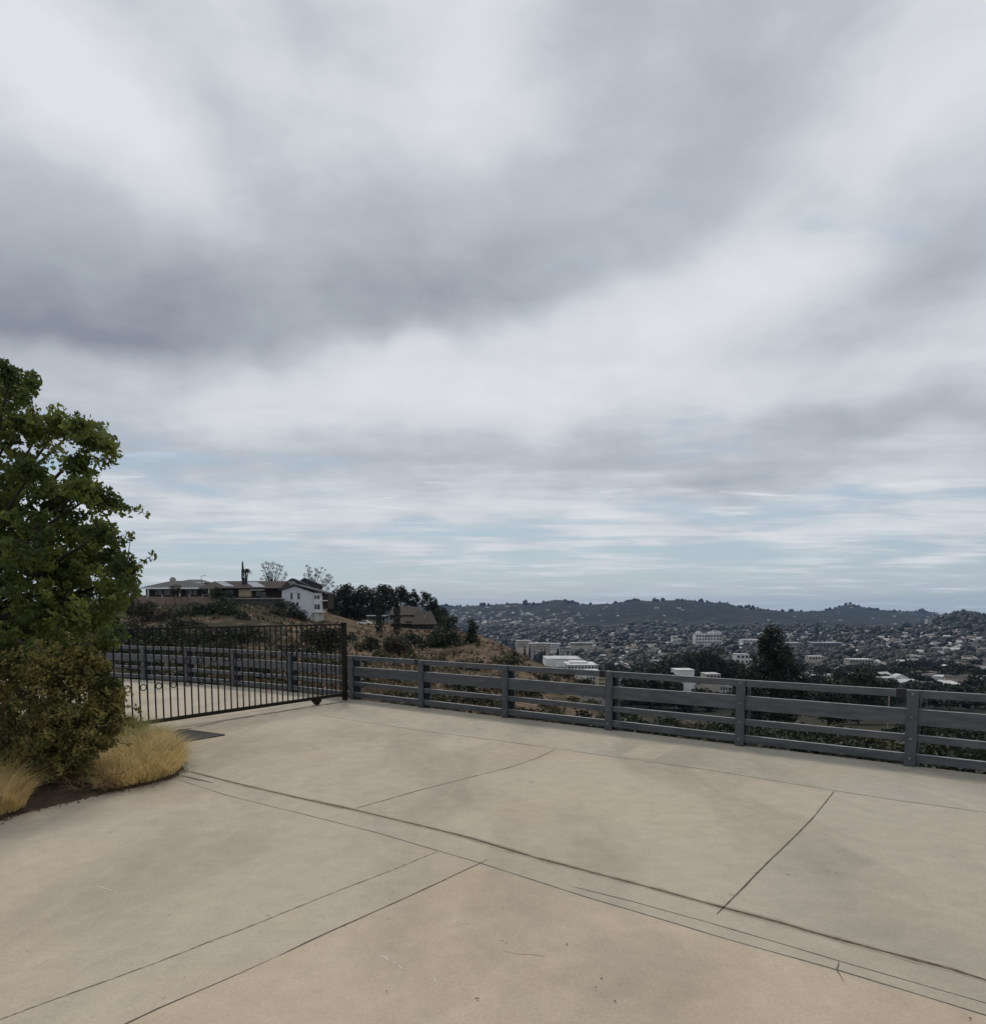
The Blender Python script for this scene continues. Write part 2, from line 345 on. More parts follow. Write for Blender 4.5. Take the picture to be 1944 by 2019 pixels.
def inside(xy, poly):
    x, y = xy[:, 0], xy[:, 1]; r = np.zeros(len(xy), bool); n = len(poly)
    for i in range(n):
        x1, y1 = poly[i]; x2, y2 = poly[(i+1) % n]
        c = (y1 > y) != (y2 > y)
        with np.errstate(divide='ignore', invalid='ignore'):
            r ^= c & (x < (x2-x1)*(y-y1)/((y2-y1) if y2 != y1 else 1e-9) + x1)
    return r
def dist_poly(xy, poly):
    d = np.full(len(xy), 1e9)
    for i in range(len(poly)):
        a = np.array(poly[i]); b = np.array(poly[(i+1) % len(poly)]); ab = b - a
        t = np.clip(((xy - a) @ ab) / (ab @ ab), 0, 1); d = np.minimum(d, np.hypot(*((xy - a - t[:, None]*ab).T)))
    return d

# ------------------------------------------------------------------ terrain: elevation seen along each azimuth at given distances
cps = []
def col(px, *st):
    for Y, v in st:
        E = EL(v) if v > 900 else (v - H0) / Y       # photo row, or height in metres
        cps.append((px, math.log(Y), E))
far = lambda r, Yr=5000: [(2600, 1258), (3500, 1243), (Yr*.87, (r+1243)/2+4), (Yr, r+3), (Yr*1.5, r+17), (20000, r+29)]
for px in (-900, -300):
    col(px, (3, -2.), (10, -1.5), (20, -1.5), (30, -3), (60, -4), (100, 1300), (150, 1242), (185, 1205), (200, 1196), (230, 1192), (400, 1200), (1000, 1260), *far(1205))
col(0, (3, -2.), (10, -1.5), (20, -1.5), (32, -4), (60, 1330), (100, 1290), (150, 1238), (185, 1205), (200, 1193), (230, 1189), (400, 1200), (1000, 1290), *far(1200))
for px in (280, 420):
    col(px, (3, -2.), (10, -1.5), (19, -1.2), (32, -4), (60, 1332), (100, 1290), (150, 1238), (185, 1203), (200, 1192), (215, 1178), (230, 1176), (400, 1200), (1000, 1290), *far(1200))
col(520, (3, -2.), (10, -1.2), (17, -1.0), (30, -4), (60, 1345), (100, 1290), (150, 1240), (185, 1205), (197, 1198), (212, 1181), (240, 1180), (400, 1200), (1000, 1290), *far(1200))
col(620, (3, -2.), (10, -1.2), (16, -1.2), (30, -4.5), (60, 1350), (100, 1296), (150, 1250), (185, 1233), (197, 1229), (215, 1205), (240, 1195), (400, 1210), (1000, 1290), *far(1198))
col(700, (3, -2.), (10, -1.2), (14, -1.2), (30, -5), (60, 1360), (100, 1300), (150, 1262), (200, 1238), (230, 1222), (260, 1216), (400, 1225), (1000, 1290), *far(1197))
col(800, (3, -2.), (8, -1.2), (13, -1.3), (30, 1440), (60, 1375), (100, 1318), (150, 1285), (200, 1252), (226, 1240), (250, 1236), (300, 1240), (600, 1300), (1000, 1300), *far(1196))
col(880, (3, -2.), (8, -1.2), (13, -1.3), (30, 1455), (60, 1385), (100, 1325), (150, 1290), (190, 1256), (215, 1246), (250, 1252), (600, 1310), (1000, 1300), *far(1195))
col(941, (3, -2.), (8, -1.2), (13, -1.4), (30, 1465), (60, 1392), (100, 1332), (150, 1284), (190, 1253), (210, 1252), (260, 1275), (600, 1330), (1000, 1320), *far(1194))
col(1000, (3, -2.), (8, -1.2), (12, -1.4), (30, 1475), (60, 1402), (100, 1348), (150, 1300), (180, 1277), (200, 1278), (260, 1310), (600, 1345), (1000, 1326), *far(1191))
col(1050, (3, -2.), (8, -1.2), (12, -1.6), (30, 1485), (60, 1412), (100, 1362), (150, 1320), (175, 1303), (195, 1303), (260, 1335), (600, 1348), (1000, 1328), *far(1192))
col(1100, (3, -2.), (8, -1.2), (12, -1.7), (30, 1495), (60, 1422), (100, 1375), (140, 1335), (165, 1319), (185, 1321), (260, 1355), (600, 1349), (1000, 1328), *far(1187))
col(1151, (3, -2.), (8, -1.3), (12, -1.8), (30, 1500), (60, 1430), (100, 1387), (140, 1352), (160, 1345), (180, 1350), (260, 1385), (500, 1356), (1000, 1328), *far(1194))
col(1215, (3, -2.), (8, -1.3), (12, -1.9), (30, 1510), (60, 1450), (100, 1420), (150, 1402), (200, 1405), (300, 1392), (500, 1357), (1000, 1328), (2000, 1272), *far(1191))
for px, r in ((1255, 1187), (1347, 1187), (1427, 1190), (1510, 1199), (1600, 1205)):
    col(px, (3, -2.), (8, -1.3), (11, -1.9), (30, 1520), (60, 1480), (100, 1468), (150, 1455), (250, 1428), (400, 1383), (500, 1357), (1000, 1326), (2000, 1271), *far(r))
for px, r in ((1674, 1196), (1717, 1204), (1770, 1207), (1810, 1209)):
    col(px, (3, -2.), (8, -1.3), (11, -1.9), (30, 1530), (60, 1500), (100, 1480), (150, 1462), (250, 1430), (400, 1383), (500, 1357), (1000, 1322), (1700, 1276), (2300, 1248), (2800, 1240), (3500, 1244), (5200, 1218), (6500, r), (9000, r+6), (20000, r+14))
for px, r in ((1861, 1221), (1910, 1212), (1960, 1216), (2100, 1218), (2500, 1220), (3000, 1220)):
    col(px, (3, -2.), (6, -1.3), (10, -2.0), (30, 1540), (60, 1510), (100, 1485), (150, 1465), (250, 1430), (400, 1383), (500, 1357), (1000, 1316), (1700, 1258), (2300, 1232), (2900, r), (3600, r+16), (5200, 1224), (7000, 1213), (20000, 1213))
cps = np.array(cps); KX = 1/230.0
def kern(a, b):
    return np.sqrt(((a[:, None, 0]-b[None, :, 0])*KX)**2 + ((a[:, None, 1]-b[None, :, 1])*1.6)**2 + 1e-4)
Kp = kern(cps, cps) + np.eye(len(cps))*1e-3
n_ = len(cps); S_ = np.zeros((n_+1, n_+1)); S_[:n_, :n_] = Kp; 
S_[:n_, n_] = 1; S_[n_, :n_] = 1
wts = np.linalg.solve(S_, np.append(cps[:, 2], 0))
_lat = np.random.default_rng(99).random((256, 256))*2-1
def vnoise(x, y):
    xi, yi = np.floor(x).astype(int), np.floor(y).astype(int); fx_, fy_ = x-xi, y-yi; fx_ = fx_*fx_*(3-2*fx_); fy_ = fy_*fy_*(3-2*fy_)
    g_ = lambda a, b: _lat[a % 256, b % 256]
    return (g_(xi, yi)*(1-fx_)+g_(xi+1, yi)*fx_)*(1-fy_) + (g_(xi, yi+1)*(1-fx_)+g_(xi+1, yi+1)*fx_)*fy_
def fbm(x, y, o=3):
    return sum(vnoise(x*2**k+k*17.3, y*2**k+k*5.7)*.5**k for k in range(o))
def zt(x, y):                                   # terrain height at world x,y (arrays)
    x = np.atleast_1d(np.asarray(x, float)); y = np.atleast_1d(np.asarray(y, float)); out_ = np.empty(len(x))
    px = np.clip(x/y*F*1.0038 + CX, -900, 3000)
    q = np.stack([px, np.log(np.maximum(y, 3))], 1)
    for i in range(0, len(x), 20000):
        out_[i:i+20000] = kern(q[i:i+20000], cps) @ wts[:n_] + wts[n_]
    z = H0 + out_*y
    rel = np.clip((y-25)/60, 0, 1) * np.minimum(y, 600)/600.
    z = z + rel*(1.6*fbm(x*.045, y*.045, 4))
    z = z + np.clip((y-1500)/3000, 0, 1)*(14*fbm(x*.0022, y*.0022, 4))
    for p_, a_, w_, ya, yb in ((1098,10,26,4200,6200), (1255,7,30,4200,6200), (1345,6,50,4200,6200), (1425,6,16,4200,6200), (1010,4,22,4200,6200), (1674,10,26,5000,8000), (1715,4,30,5000,8000), (1910,8,22,2600,3300), (1862,5,14,2600,3300)):
        z = z + .5*a_/F*y*np.exp(-((px-p_)/w_)**2)*np.clip((y-ya)/500, 0, 1)*np.clip((yb-y)/400, 0, 1)
    xy = np.stack([x, y], 1); near = y < 40
    if near.any():
        i_ = inside(xy[near], deck_pts); d_ = dist_poly(xy[near], deck_pts); zz = z[near]
        zz = np.where(i_, np.minimum(zz, -.6), np.minimum(zz, -.25 - np.minimum(d_, 3)*.45)); z[near] = zz
    return z
def T(px, Y, dz=0.0, py=1250):
    u = ray(px, py); x = u[0]/u[1]*Y
    return Vector((x, Y, float(zt(x, Y)[0]) + dz))

# terrain mesh
pxs = np.linspace(-900, 2900, 330); Ys = np.exp(np.linspace(math.log(3.2), math.log(16000), 300))
gx, gy = np.meshgrid((pxs-CX)/(F*1.0038), Ys)
X = gx*gy; Z = zt(X.ravel(), gy.ravel()).reshape(X.shape)
V = np.stack([X, gy, Z], -1).reshape(-1, 3); nr, nc = X.shape
I = (np.arange(nr-1)[:, None]*nc + np.arange(nc-1)[None]).ravel()
loops = np.stack([I, I+1, I+nc+1, I+nc], 1)
tme = npmesh('hillside', V, loops, np.full(len(I), 4), terrain_mat(), smooth=True)
ca = tme.color_attributes.new('cover', 'FLOAT_COLOR', 'POINT')
PX = np.broadcast_to(pxs, X.shape); YY = gy
dry = np.where((PX > 560) & (PX < 1190) & (YY > 22) & (YY < 260), .62, .12)
dry = np.where((PX <= 560) & (YY > 22) & (YY < 260), .38, dry)
dry = np.where((PX > 1190) & (YY < 400), .18, dry)
valley = np.clip((np.log(YY)-math.log(260))/.3, 0, 1)
cv = np.stack([dry, valley, valley*0, valley*0+1], -1).reshape(-1, 4).astype(np.float32)
ca.data.foreach_set('color', cv.ravel())
tag(obj('hillside', tme), kind='structure')

# visibility table of the terrain: for photo column px, which Y shows at row py
def visible_Y(px, py):
    Yc = np.exp(np.linspace(math.log(170), math.log(6800), 300)); u = (px-CX)/(F*1.0038)
    E = (zt(u*Yc, Yc) - H0)/Yc; r = 1205 - E*F*1.0
    run = np.minimum.accumulate(np.concatenate([[9e9], r[:-1]])); ok = r < run
    return Yc, r, ok

# ------------------------------------------------------------------ concrete deck
def concrete_mat():
    m = bpy.data.materials.new('concrete'); m.use_nodes = True; t = m.node_tree; n, l = t.nodes, t.links
    b = n['Principled BSDF']; b.inputs['Roughness'].default_value = .9; b.inputs['Specular IOR Level'].default_value = .25
    tx = n.new('ShaderNodeTexCoord'); OC = tx.outputs['Object']
    def nz(s, d=5, r=.6, st=(1,1,1), rot=0, lc=(0,0,0), dist=0):
        mp = n.new('ShaderNodeMapping'); mp.inputs['Scale'].default_value = st; mp.inputs['Rotation'].default_value = (0,0,R(rot)); mp.inputs['Location'].default_value = lc
        l.new(OC, mp.inputs[0]); q = n.new('ShaderNodeTexNoise'); q.inputs['Scale'].default_value = s; q.inputs['Detail'].default_value = d
        q.inputs['Roughness'].default_value = r; q.inputs['Distortion'].default_value = dist; l.new(mp.outputs[0], q.inputs['Vector']); return q.outputs['Fac']
    def mr(f, a, b_, c=0., d=1.):
        q = n.new('ShaderNodeMapRange'); 
        for i, v in enumerate((a, b_, c, d)): q.inputs[i+1].default_value = v
        l.new(f, q.inputs[0]); return q.outputs[0]
    def mul(a, b_, op='MULTIPLY'):
        q = n.new('ShaderNodeMath'); q.operation = op
        for i, v in enumerate((a, b_)):
            if isinstance(v, float): q.inputs[i].default_value = v
            else: l.new(v, q.inputs[i])
        return q.outputs[0]
    def mix(f, a, b_, mode='MIX'):
        q = n.new('ShaderNodeMix'); q.data_type = 'RGBA'; q.blend_type = mode
        if isinstance(f, float): q.inputs[0].default_value = f
        else: l.new(f, q.inputs[0])
        for i, v in ((6, a), (7, b_)):
            if isinstance(v, tuple): q.inputs[i].default_value = (*v, 1)
            else: l.new(v, q.inputs[i])
        return q.outputs[2]
    def side(p, q_):                       # signed distance to the left of the line p->q
        d = (q_ - p).normalized(); nn = Vector((-d.y, d.x, 0))
        dt = n.new('ShaderNodeVectorMath'); dt.operation = 'DOT_PRODUCT'; l.new(OC, dt.inputs[0]); dt.inputs[1].default_value = nn
        return mul(dt.outputs['Value'], float(-nn.dot(p)), 'ADD')
    warm, cool, grey = (.450,.374,.284), (.405,.356,.285), (.395,.352,.284)
    base = mix(mr(nz(.32, 4, .55, lc=(3.2,1,0)), .40, .62), cool, warm)
    sA = side(G(597,1576), G(1618,1844)); sB = side(G(589,1604), G(1434,1853)); s0 = side(G(856,1444.6), G(1775,1579.6))
    strip = mul(mr(sA, 0., -.01), mr(sB, 0., .01))
    base = mix(strip, base, grey)
    base = mix(mul(mr(s0, 0., .02), .75), base, (.355,.335,.283))
    base = mix(mul(mr(sA, 0., .02), .35), base, (.385,.345,.272))
    sC = side(G(1645,1560.7), G(1426,1789)); base = mix(mul(mul(mr(sC, -.01, 0.), mr(sA, 0., .01)), .55), base, (.378,.345,.290))
    sE = side(G(1095,1478), G(699,1595.6)); base = mix(mul(mul(mr(sE, 0., -.01), mr(sA, 0., .01)), .35), base, (.43,.375,.298))
    sD = side(G(945,1704), G(393,1956)); base = mix(mul(mul(mr(sD, -.01, 0.), mr(sB, 0., -.01)), .45), base, (.48,.372,.272))
    # broad damp and tyre-worn patches, elongated
    pat = mr(nz(.8, 6, .62, (1,.45,1), 30, (9,4,0), .4), .44, .66)
    base = mix(mul(pat, .46), base, (.20,.18,.145))
    pat2 = mr(nz(1.7, 5, .6, (1,.6,1), -40, (1,14,0), .6), .55, .72)
    base = mix(mul(pat2, .34), base, (.50,.43,.335))
    pink = mr(nz(.55, 3, .5, lc=(21,3,0)), .55, .72); base = mix(mul(pink, .3), base, (.40,.30,.215))
    st2 = mul(mr(nz(.9, 7, .7, (1,.5,1), 15, (31,12,0), .8), .56, .60), mr(nz(3.5, 4, .7, lc=(1,30,0)), .4, .6)); base = mix(mul(st2, .22), base, (.24,.215,.175))
    spots = mr(nz(9., 3, .6, lc=(4,4,0)), .69, .76); base = mix(mul(spots, .5), base, (.12,.10,.08))
    # dark small pits
    vo = n.new('ShaderNodeTexVoronoi'); vo.inputs['Scale'].default_value = 2.3; vo.inputs['Randomness'].default_value = 1; l.new(OC, vo.inputs['Vector'])
    pit = mul(mr(vo.outputs['Distance'], .028, .012), mr(nz(1.3, 2, .5, lc=(8,1,0)), .52, .58)); base = mix(mul(pit, .6), base, (.07,.055,.045))
    fine = mr(nz(60., 5, .8), .3, .7, .86, 1.14)
    med = mr(nz(6., 6, .7, lc=(2,7,0)), .35, .65, .93, 1.05); mc = n.new('ShaderNodeCombineColor'); [l.new(med, mc.inputs[i]) for i in range(3)]; base = mix(1.0, base, mc.outputs[0], 'MULTIPLY'); fc = n.new('ShaderNodeCombineColor'); [l.new(fine, fc.inputs[i]) for i in range(3)]
    base = mix(1.0, base, fc.outputs[0], 'MULTIPLY')
    l.new(base, b.inputs['Base Color'])
    bp = n.new('ShaderNodeBump'); bp.inputs['Strength'].default_value = .35; bp.inputs['Distance'].default_value = .006; l.new(nz(70., 5, .7), bp.inputs['Height'])
    bp2 = n.new('ShaderNodeBump'); bp2.inputs['Strength'].default_value = .25; bp2.inputs['Distance'].default_value = .03; l.new(nz(2.2, 4, .6), bp2.inputs['Height'])
    l.new(bp.outputs[0], bp2.inputs['Normal']); l.new(bp2.outputs[0], b.inputs['Normal'])
    return m
M['concrete'] = concrete_mat()
nD_ = len(deck_pts)
dk = MB(); dk.add([(x, y, 0) for x, y in deck_pts] + [(x, y, -.35) for x, y in deck_pts],
    [tuple(range(nD_-1, -1, -1)), tuple(range(nD_, 2*nD_))] + [(i, (i+1) % nD_, (i+1) % nD_+nD_, i+nD_) for i in range(nD_)])
dme = dk.mesh('concrete_pavement', M['concrete']); 
import bmesh
bm = bmesh.new(); bm.from_mesh(dme); bmesh.ops.recalc_face_normals(bm, faces=bm.faces); bm.to_mesh(dme); bm.free()
tag(obj('concrete_pavement', dme), kind='structure')

def strip(name, pxl, w, material, z=.004, jit=.006, ext0=0, ext1=0, gaps=0.0, seg=.12):
    z *= .25; pts = [G(*p) for p in pxl]
    if ext0: pts.insert(0, pts[0] + (pts[0]-pts[1]).normalized()*ext0)
    if ext1: pts.append(pts[-1] + (pts[-1]-pts[-2]).normalized()*ext1)
    fine = []
    for a, b in zip(pts, pts[1:]):
        k = max(1, int((b-a).length/seg)); fine += [a.lerp(b, i/k) for i in range(k)]
    fine.append(pts[-1]); mb = MB(); rr = random.Random(len(pxl)*7 + int(pxl[0][0]))
    off = 0; ph = rr.uniform(0, 9); prev = None
    for i, p in enumerate(fine):
        d = (fine[min(i+1, len(fine)-1)] - fine[max(i-1, 0)]).normalized(); nn = Vector((-d.y, d.x, 0))
        off = off*.75 + rr.uniform(-jit, jit); ww = w*(rr.uniform(.6, 1.35))
        if isinstance(w, float) and i in (0, len(fine)-1): ww *= .3
        a, b = p + nn*(off+ww/2), p + nn*(off-ww/2)
        show = gaps == 0 or (math.sin(i*seg*4.7+ph) + .9*math.sin(i*seg*13.3+ph*2)) > (gaps*3.2-1.9)
        if prev and show: 
            mb.add([(prev[0].x, prev[0].y, z), (prev[1].x, prev[1].y, z), (b.x, b.y, z), (a.x, a.y, z)], [(0,1,2,3)])
        prev = (a, b)
    return tag(mb.build(name, material), kind='structure')
J1 = [(369,1521),(478,1548),(597,1576),(697,1597),(819,1626),(931,1654),(1049,1690),(1300,1756),(1425,1790.5),(1537,1820),(1618,1844),(1743,1877),(1875,1912),(1944,1934)]
J2 = [(344.5,1536),(448,1569),(589,1604),(745,1643),(864,1678),(945.5,1702),(1027,1728),(1149,1767),(1250,1797),(1434,1853),(1654,1915),(1802,1960),(1944,2003)]
J3 = [(1119,1746.5),(1253,1780),(1397,1820),(1555,1866),(1658,1896.5),(1802,1938),(1944,1979)]
J0 = [(630,1409),(708,1423),(856,1444.6),(1000,1463),(1200,1491),(1400,1519),(1515,1538),(1645,1559.5),(1775,1579.6),(1944,1602.6)]
strip('expansion_joint', J1, .075, M['stain'], z=.004, ext1=2.5, jit=.006)
strip('expansion_joint', J1, .026, M['joint'], z=.008, ext1=2.5, jit=.0015)
strip('expansion_joint', J2, .009, M['joint'], z=.004, ext1=2.5, jit=.0015)
strip('expansion_joint', J3, .008, M['joint'], z=.004, ext1=2.5, jit=.0015)
strip('expansion_joint', J0, .013, M['joint'], z=.004, ext1=2.5, jit=.0015)
strip('expansion_joint', [(699,1595.6),(819,1561),(931,1532),(1000,1515),(1060,1495),(1095,1478)], .010, M['joint'], z=.008, jit=.002)
strip('expansion_joint', [(1645,1560.7),(1603,1614),(1544,1673),(1515,1700),(1471,1745),(1426.5,1789),(1412,1803)], .011, M['joint'], z=.008, jit=.002)
strip('expansion_joint', [(961.7,1694.6),(945,1704),(897,1726),(804,1769),(711,1811),(607,1858),(549,1885.6)], .009, M['joint'], z=.008, jit=.003)
strip('expansion_joint', [(549,1885.6),(482,1917),(393,1956),(315,1989),(252,2018)], .007, M['joint'], z=.008, jit=.004, gaps=.12, ext1=1.5)
strip('expansion_joint', [(865,1680),(843,1688),(765,1719),(674,1754),(600,1784),(519,1817),(464,1839),(334,1889),(200,1938),(96,1975),(0,2011)], .007, M['jointlight'], z=.008, jit=.004, gaps=.0, ext1=2)
strip('expansion_joint', [(359,1530),(392,1538),(419,1544)], .03, M['joint'], z=.008, jit=.002)
strip('expansion_joint', [(613,1383),(570,1392),(530,1400),(470,1408),(411,1415),(337,1424)], .02, M['joint'], z=.004, jit=.004)
strip('concrete_crack', [(1658,1897),(1655,1915),(1662,1930),(1669,1941)], .004, M['joint'], z=.012, jit=.01, seg=.05)
strip('concrete_crack', [(995,1876),(1020,1882),(1045,1884),(1075,1890)], .004, M['jointlight'], z=.004, jit=.012, seg=.05)
if False: strip('concrete_crack', [(1722,1815),(1760,1832),(1800,1850),(1862,1866)], .006, M['joint'], z=.004, jit=.006, seg=.06, gaps=.4)
for c in ([(739,1884),(757,1888),(772,1896),(783,1904),(800,1915)], [(848,1919),(858,1930),(869,1946)], [(188,1746),(203,1751),(222,1760),(229,1772),(248,1779)], [(972,1993),(985,1997)], [(1040,2007),(1060,2014)], [(276,1787),(282,1789)]):
    strip('concrete_crack', c, .006, M['pale'], z=.004, jit=.010, seg=.03, gaps=.42)
mb = MB(); mb.add([G(1270,1467,.0008), G(1345,1471,.0008), G(1288,1498,.0008), G(1222,1490,.0008)], [(3,2,1,0)]); tag(mb.build('concrete_patch', mat('concrete_patch', (.40,.345,.27), (.34,.30,.24), scale=4, rough=.9)), kind='structure')
# shadow of the gate's bottom rail, painted on the concrete as a dark strip
strip('gate_shadow', [(682,1384),(600,1396),(530,1408),(440,1422),(354,1441),(250,1462)], .05, M['joint'], z=.008, jit=.006, gaps=.12)

# ------------------------------------------------------------------ guardrail
gr = empty('guardrail', line[0], 'long grey guardrail of four horizontal rails along the far edge of the concrete', 'guardrail')
inv = Matrix.Translation(-line[0])
def poly_rail(z0, z1, o0, o1):
    pts = [line[i] + normal_at(i)*0 for i in range(len(line))]; v = []; f = []
    for i, p in enumerate(pts):
        nn = normal_at(i); wob = .004*math.sin(i*2.3+z0*9)
        for (o, z) in ((o0, z0), (o1, z0), (o1, z1), (o0, z1)): q = p + nn*o; v.append(inv @ Vector((q.x, q.y, z+wob)))
    for i in range(len(pts)-1):
        b = i*4
        for k in range(4): f.append((b+k, b+4+k, b+4+(k+1) % 4, b+(k+1) % 4))
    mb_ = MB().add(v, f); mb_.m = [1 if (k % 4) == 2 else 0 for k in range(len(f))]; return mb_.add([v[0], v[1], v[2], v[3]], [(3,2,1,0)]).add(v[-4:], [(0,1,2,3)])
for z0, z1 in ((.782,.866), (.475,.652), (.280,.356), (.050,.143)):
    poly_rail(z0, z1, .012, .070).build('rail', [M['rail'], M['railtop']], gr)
for i, p in enumerate(line):
    nn = normal_at(i); d = Vector((nn.y, -nn.x, 0))
    Mx = inv @ Matrix(((d.x, nn.x, 0, p.x), (d.y, nn.y, 0, p.y), (0, 0, 1, 0), (0, 0, 0, 1)))
    MB().box(-.056, .056, -.018, .008, -.005, .858, 0, Mx).build('post', M['railpost'], gr)
    MB().box(-.056, .056, .076, .086, -.3, .80, 0, Mx).box(-.006, .006, .088, .20, -.3, .80, 0, Mx).box(-.056, .056, .202, .212, -.3, .80, 1, Mx).build('backing_post', [M['backpost'], M['galv']], gr)
    for zb in (.824, .563, .318, .097):
        MB().tube([Mx @ Vector((.0, -.018, zb)), Mx @ Vector((.0, -.030, zb))], .013, 6).build('bolt', M['galv'], gr)
    if i % 2 == 0:
        MB().box(-.17, -.075, .006, .076, .776, .872, 0, Mx).build('splice', M['backpost'], gr)

# ------------------------------------------------------------------ sliding gate
g0 = W(680, 1372, 13.83); g0.z = 0
g1 = Vector((-5.10, 10.18, 0)); gd = (g1-g0).normalized(); glen = (g1-g0).length
gate = empty('sliding_gate', g0, 'black wrought iron gate with thin upright pickets and two rows of rings', 'gate')
gn = Vector((-gd.y, gd.x, 0))
Mg = Matrix(((gd.x, gn.x, 0, 0), (gd.y, gn.y, 0, 0), (0, 0, 1, 0), (0, 0, 0, 1)))
GL, pk = 5.7, .1216
MB().box(0, GL, -.02, .02, 1.475, 1.505, 0, Mg).build('top_rail', M['iron'], gate)
MB().box(0, GL, -.025, .025, .10, .155, 0, Mg).build('bottom_rail', M['iron'], gate)
MB().box(-.045, .035, -.04, .04, .012, 1.515, 0, Mg).box(-.05, .04, -.045, .045, 1.515, 1.53, 0, Mg).build('end_post', M['iron'], gate)
MB().box(-.045+GL, .035+GL, -.04, .04, .012, 1.515, 0, Mg).build('end_post', M['iron'], gate)
npk = int(GL/pk)
for i in range(1, npk+1):
    x = i*pk
    MB().box(x-.008, x+.008, -.008, .008, .155, 1.475, 0, Mg).build('picket', M['iron'], gate)
    if i % 2 == 0 and i < npk:
        for z in (.645, .985):
            MB().torus(Mg @ Vector((x+pk/2, 0, z)), Mg.to_3x3() @ Vector((1,0,0)), Vector((0,0,1)), .046, .008).build('ring', M['iron'], gate, smooth=True)
w_ = MB().box(.68, .84, -.05, .05, .05, .10, 0, Mg)
for k in (-1, 1):
    pass
w_.tube([Mg @ Vector((.76, -.035, .055)), Mg @ Vector((.76, .035, .055))], .055, 14)
w_.build('roller', M['iron'], gate)

# ------------------------------------------------------------------ drain grate
a = G(362,1440); b = G(443,1450.5); c = G(352,1465.5); d = a + (c-b)
ex, ey = (b-a), (c-b)
gt = empty('drain_grate', (a+b+c+d)/4, 'dark steel drain grate set in the concrete beside the golden grass', 'drain grate')
oi = (a+b+c+d)/4
q = [p - oi for p in (a, b, c, d)]
MB().add([(p.x, p.y, .004) for p in q], [(0,1,2,3)]).build('pit', M['void'], gt)
mb = MB()
for i in range(22):
    t = i/21; p0 = q[0].lerp(q[3], t); p1 = q[1].lerp(q[2], t); dd = (q[3]-q[0]).normalized()*.008
    mb.add([Vector((*(p0-dd).xy, .006)), Vector((*(p1-dd).xy, .006)), Vector((*(p1+dd).xy, .006)), Vector((*(p0+dd).xy, .006)),
            Vector((*(p0-dd).xy, .016)), Vector((*(p1-dd).xy, .016)), Vector((*(p1+dd).xy, .016)), Vector((*(p0+dd).xy, .016))],
           [(3,2,1,0),(4,5,6,7),(0,1,5,4),(1,2,6,5),(2,3,7,6),(3,0,4,7)])
mb.build('bars', M['grate'], gt)
mb = MB()
for p0, p1 in zip(q, q[1:]+q[:1]): mb.tube([Vector((*p0.xy, .010)), Vector((*p1.xy, .010))], .011, 4)
mb.build('frame', M['grate'], gt)

# ------------------------------------------------------------------ foliage tools
def rdir(n):
    v = rng.normal(size=(n, 3)); return v/np.linalg.norm(v, axis=1)[:, None]
def clump_points(cl, dens, lo=.35):
    out_ = []
    for (c, r) in cl:
        r = np.asarray(r if hasattr(r, '__len__') else (r, r, r), float); n = max(4, int(dens*(r[0]*r[2])))
        out_.append(np.asarray(c)[None] + rdir(n)*r*(lo + (1-lo)*rng.random((n, 1))**.5))
    return np.concatenate(out_)
def leaf_mesh(name, P_, size, material, aspect=.45, svar=.35, shape=4, droop=0.0, up=0.0):
    n = len(P_); t = rdir(n); t[:, 2] -= droop; t[:, 2] += up; t /= np.linalg.norm(t, axis=1)[:, None]
    b = np.cross(t, rdir(n)); b /= np.linalg.norm(b, axis=1)[:, None]
    s = size*(1+svar*(rng.random((n, 1))*2-1)); nn = np.cross(t, b)
    if shape == 4: VV = np.stack([P_-t*s, P_-b*s*aspect, P_+t*s, P_+b*s*aspect], 1)
    else: VV = np.stack([P_-t*s, P_-t*s*.35-b*s*aspect+nn*s*.1, P_+t*s*.35-b*s*aspect*.85+nn*s*.1, P_+t*s, P_+t*s*.35+b*s*aspect*.85+nn*s*.1, P_-t*s*.35+b*s*aspect+nn*s*.1], 1)
    k = VV.shape[1]
    return npmesh(name, VV.reshape(-1, 3), np.arange(n*k), np.full(n, k), material)
def limbs(mb, base, targets, r0, rr, n=6):
    for tg in targets:
        tg = Vector(tg); mid = base.lerp(tg, .5) + Vector((rr.uniform(-.12,.12), rr.uniform(-.12,.12), rr.uniform(.02,.2)))*(tg-base).length*.5
        mb.tube([base, base.lerp(mid, .6), mid, mid.lerp(tg, .6), tg], [r0, r0*.75, r0*.55, r0*.35, r0*.15], n)

# ------------------------------------------------------------------ near tree at the left edge of the deck
tb = G(-150, 1490); tb.z = -.05
tree = empty('broadleaf_tree', tb, 'big leafy green broadleaf tree rising over the shrub beside the gate', 'tree')
cl_px = [(-30,745,55),(22,735,26),(40,760,34),(10,790,45),(-60,830,90),(62,770,16),(30,850,60),(78,850,30),(112,812,18),(118,838,30),(150,850,30),(185,862,32),(215,880,25),(222,872,16),(205,908,20),(160,915,30),
 (110,890,24),(60,935,50),(0,950,80),(112,985,50),(160,965,30),(185,975,26),(205,995,26),(228,1003,18),(250,1008,15),(275,1004,10),(291,1014,9),(140,1045,48),(60,1065,65),(-10,1080,85),(196,1055,34),(235,1062,24),(258,1056,12),(175,1100,42),
 (218,1105,26),(238,1122,26),(258,1135,22),(268,1148,14),(300,1096,10),(285,1106,6),(230,1165,40),(262,1172,14),(150,1165,62),(60,1175,85),(-30,1200,90),(175,1225,42),(215,1215,36),(235,1250,22),(90,1262,55),(140,1275,36),(20,1280,60),(200,1265,28),(-60,950,90),(-90,1100,120)]
cl_px += [(20,1010,50),(30,1120,70),(100,1110,40),(60,1230,70),(-30,1040,80),(130,1210,50),(150,1130,45),(-20,1290,60),(60,1310,50),(120,1300,45)]
cls = []
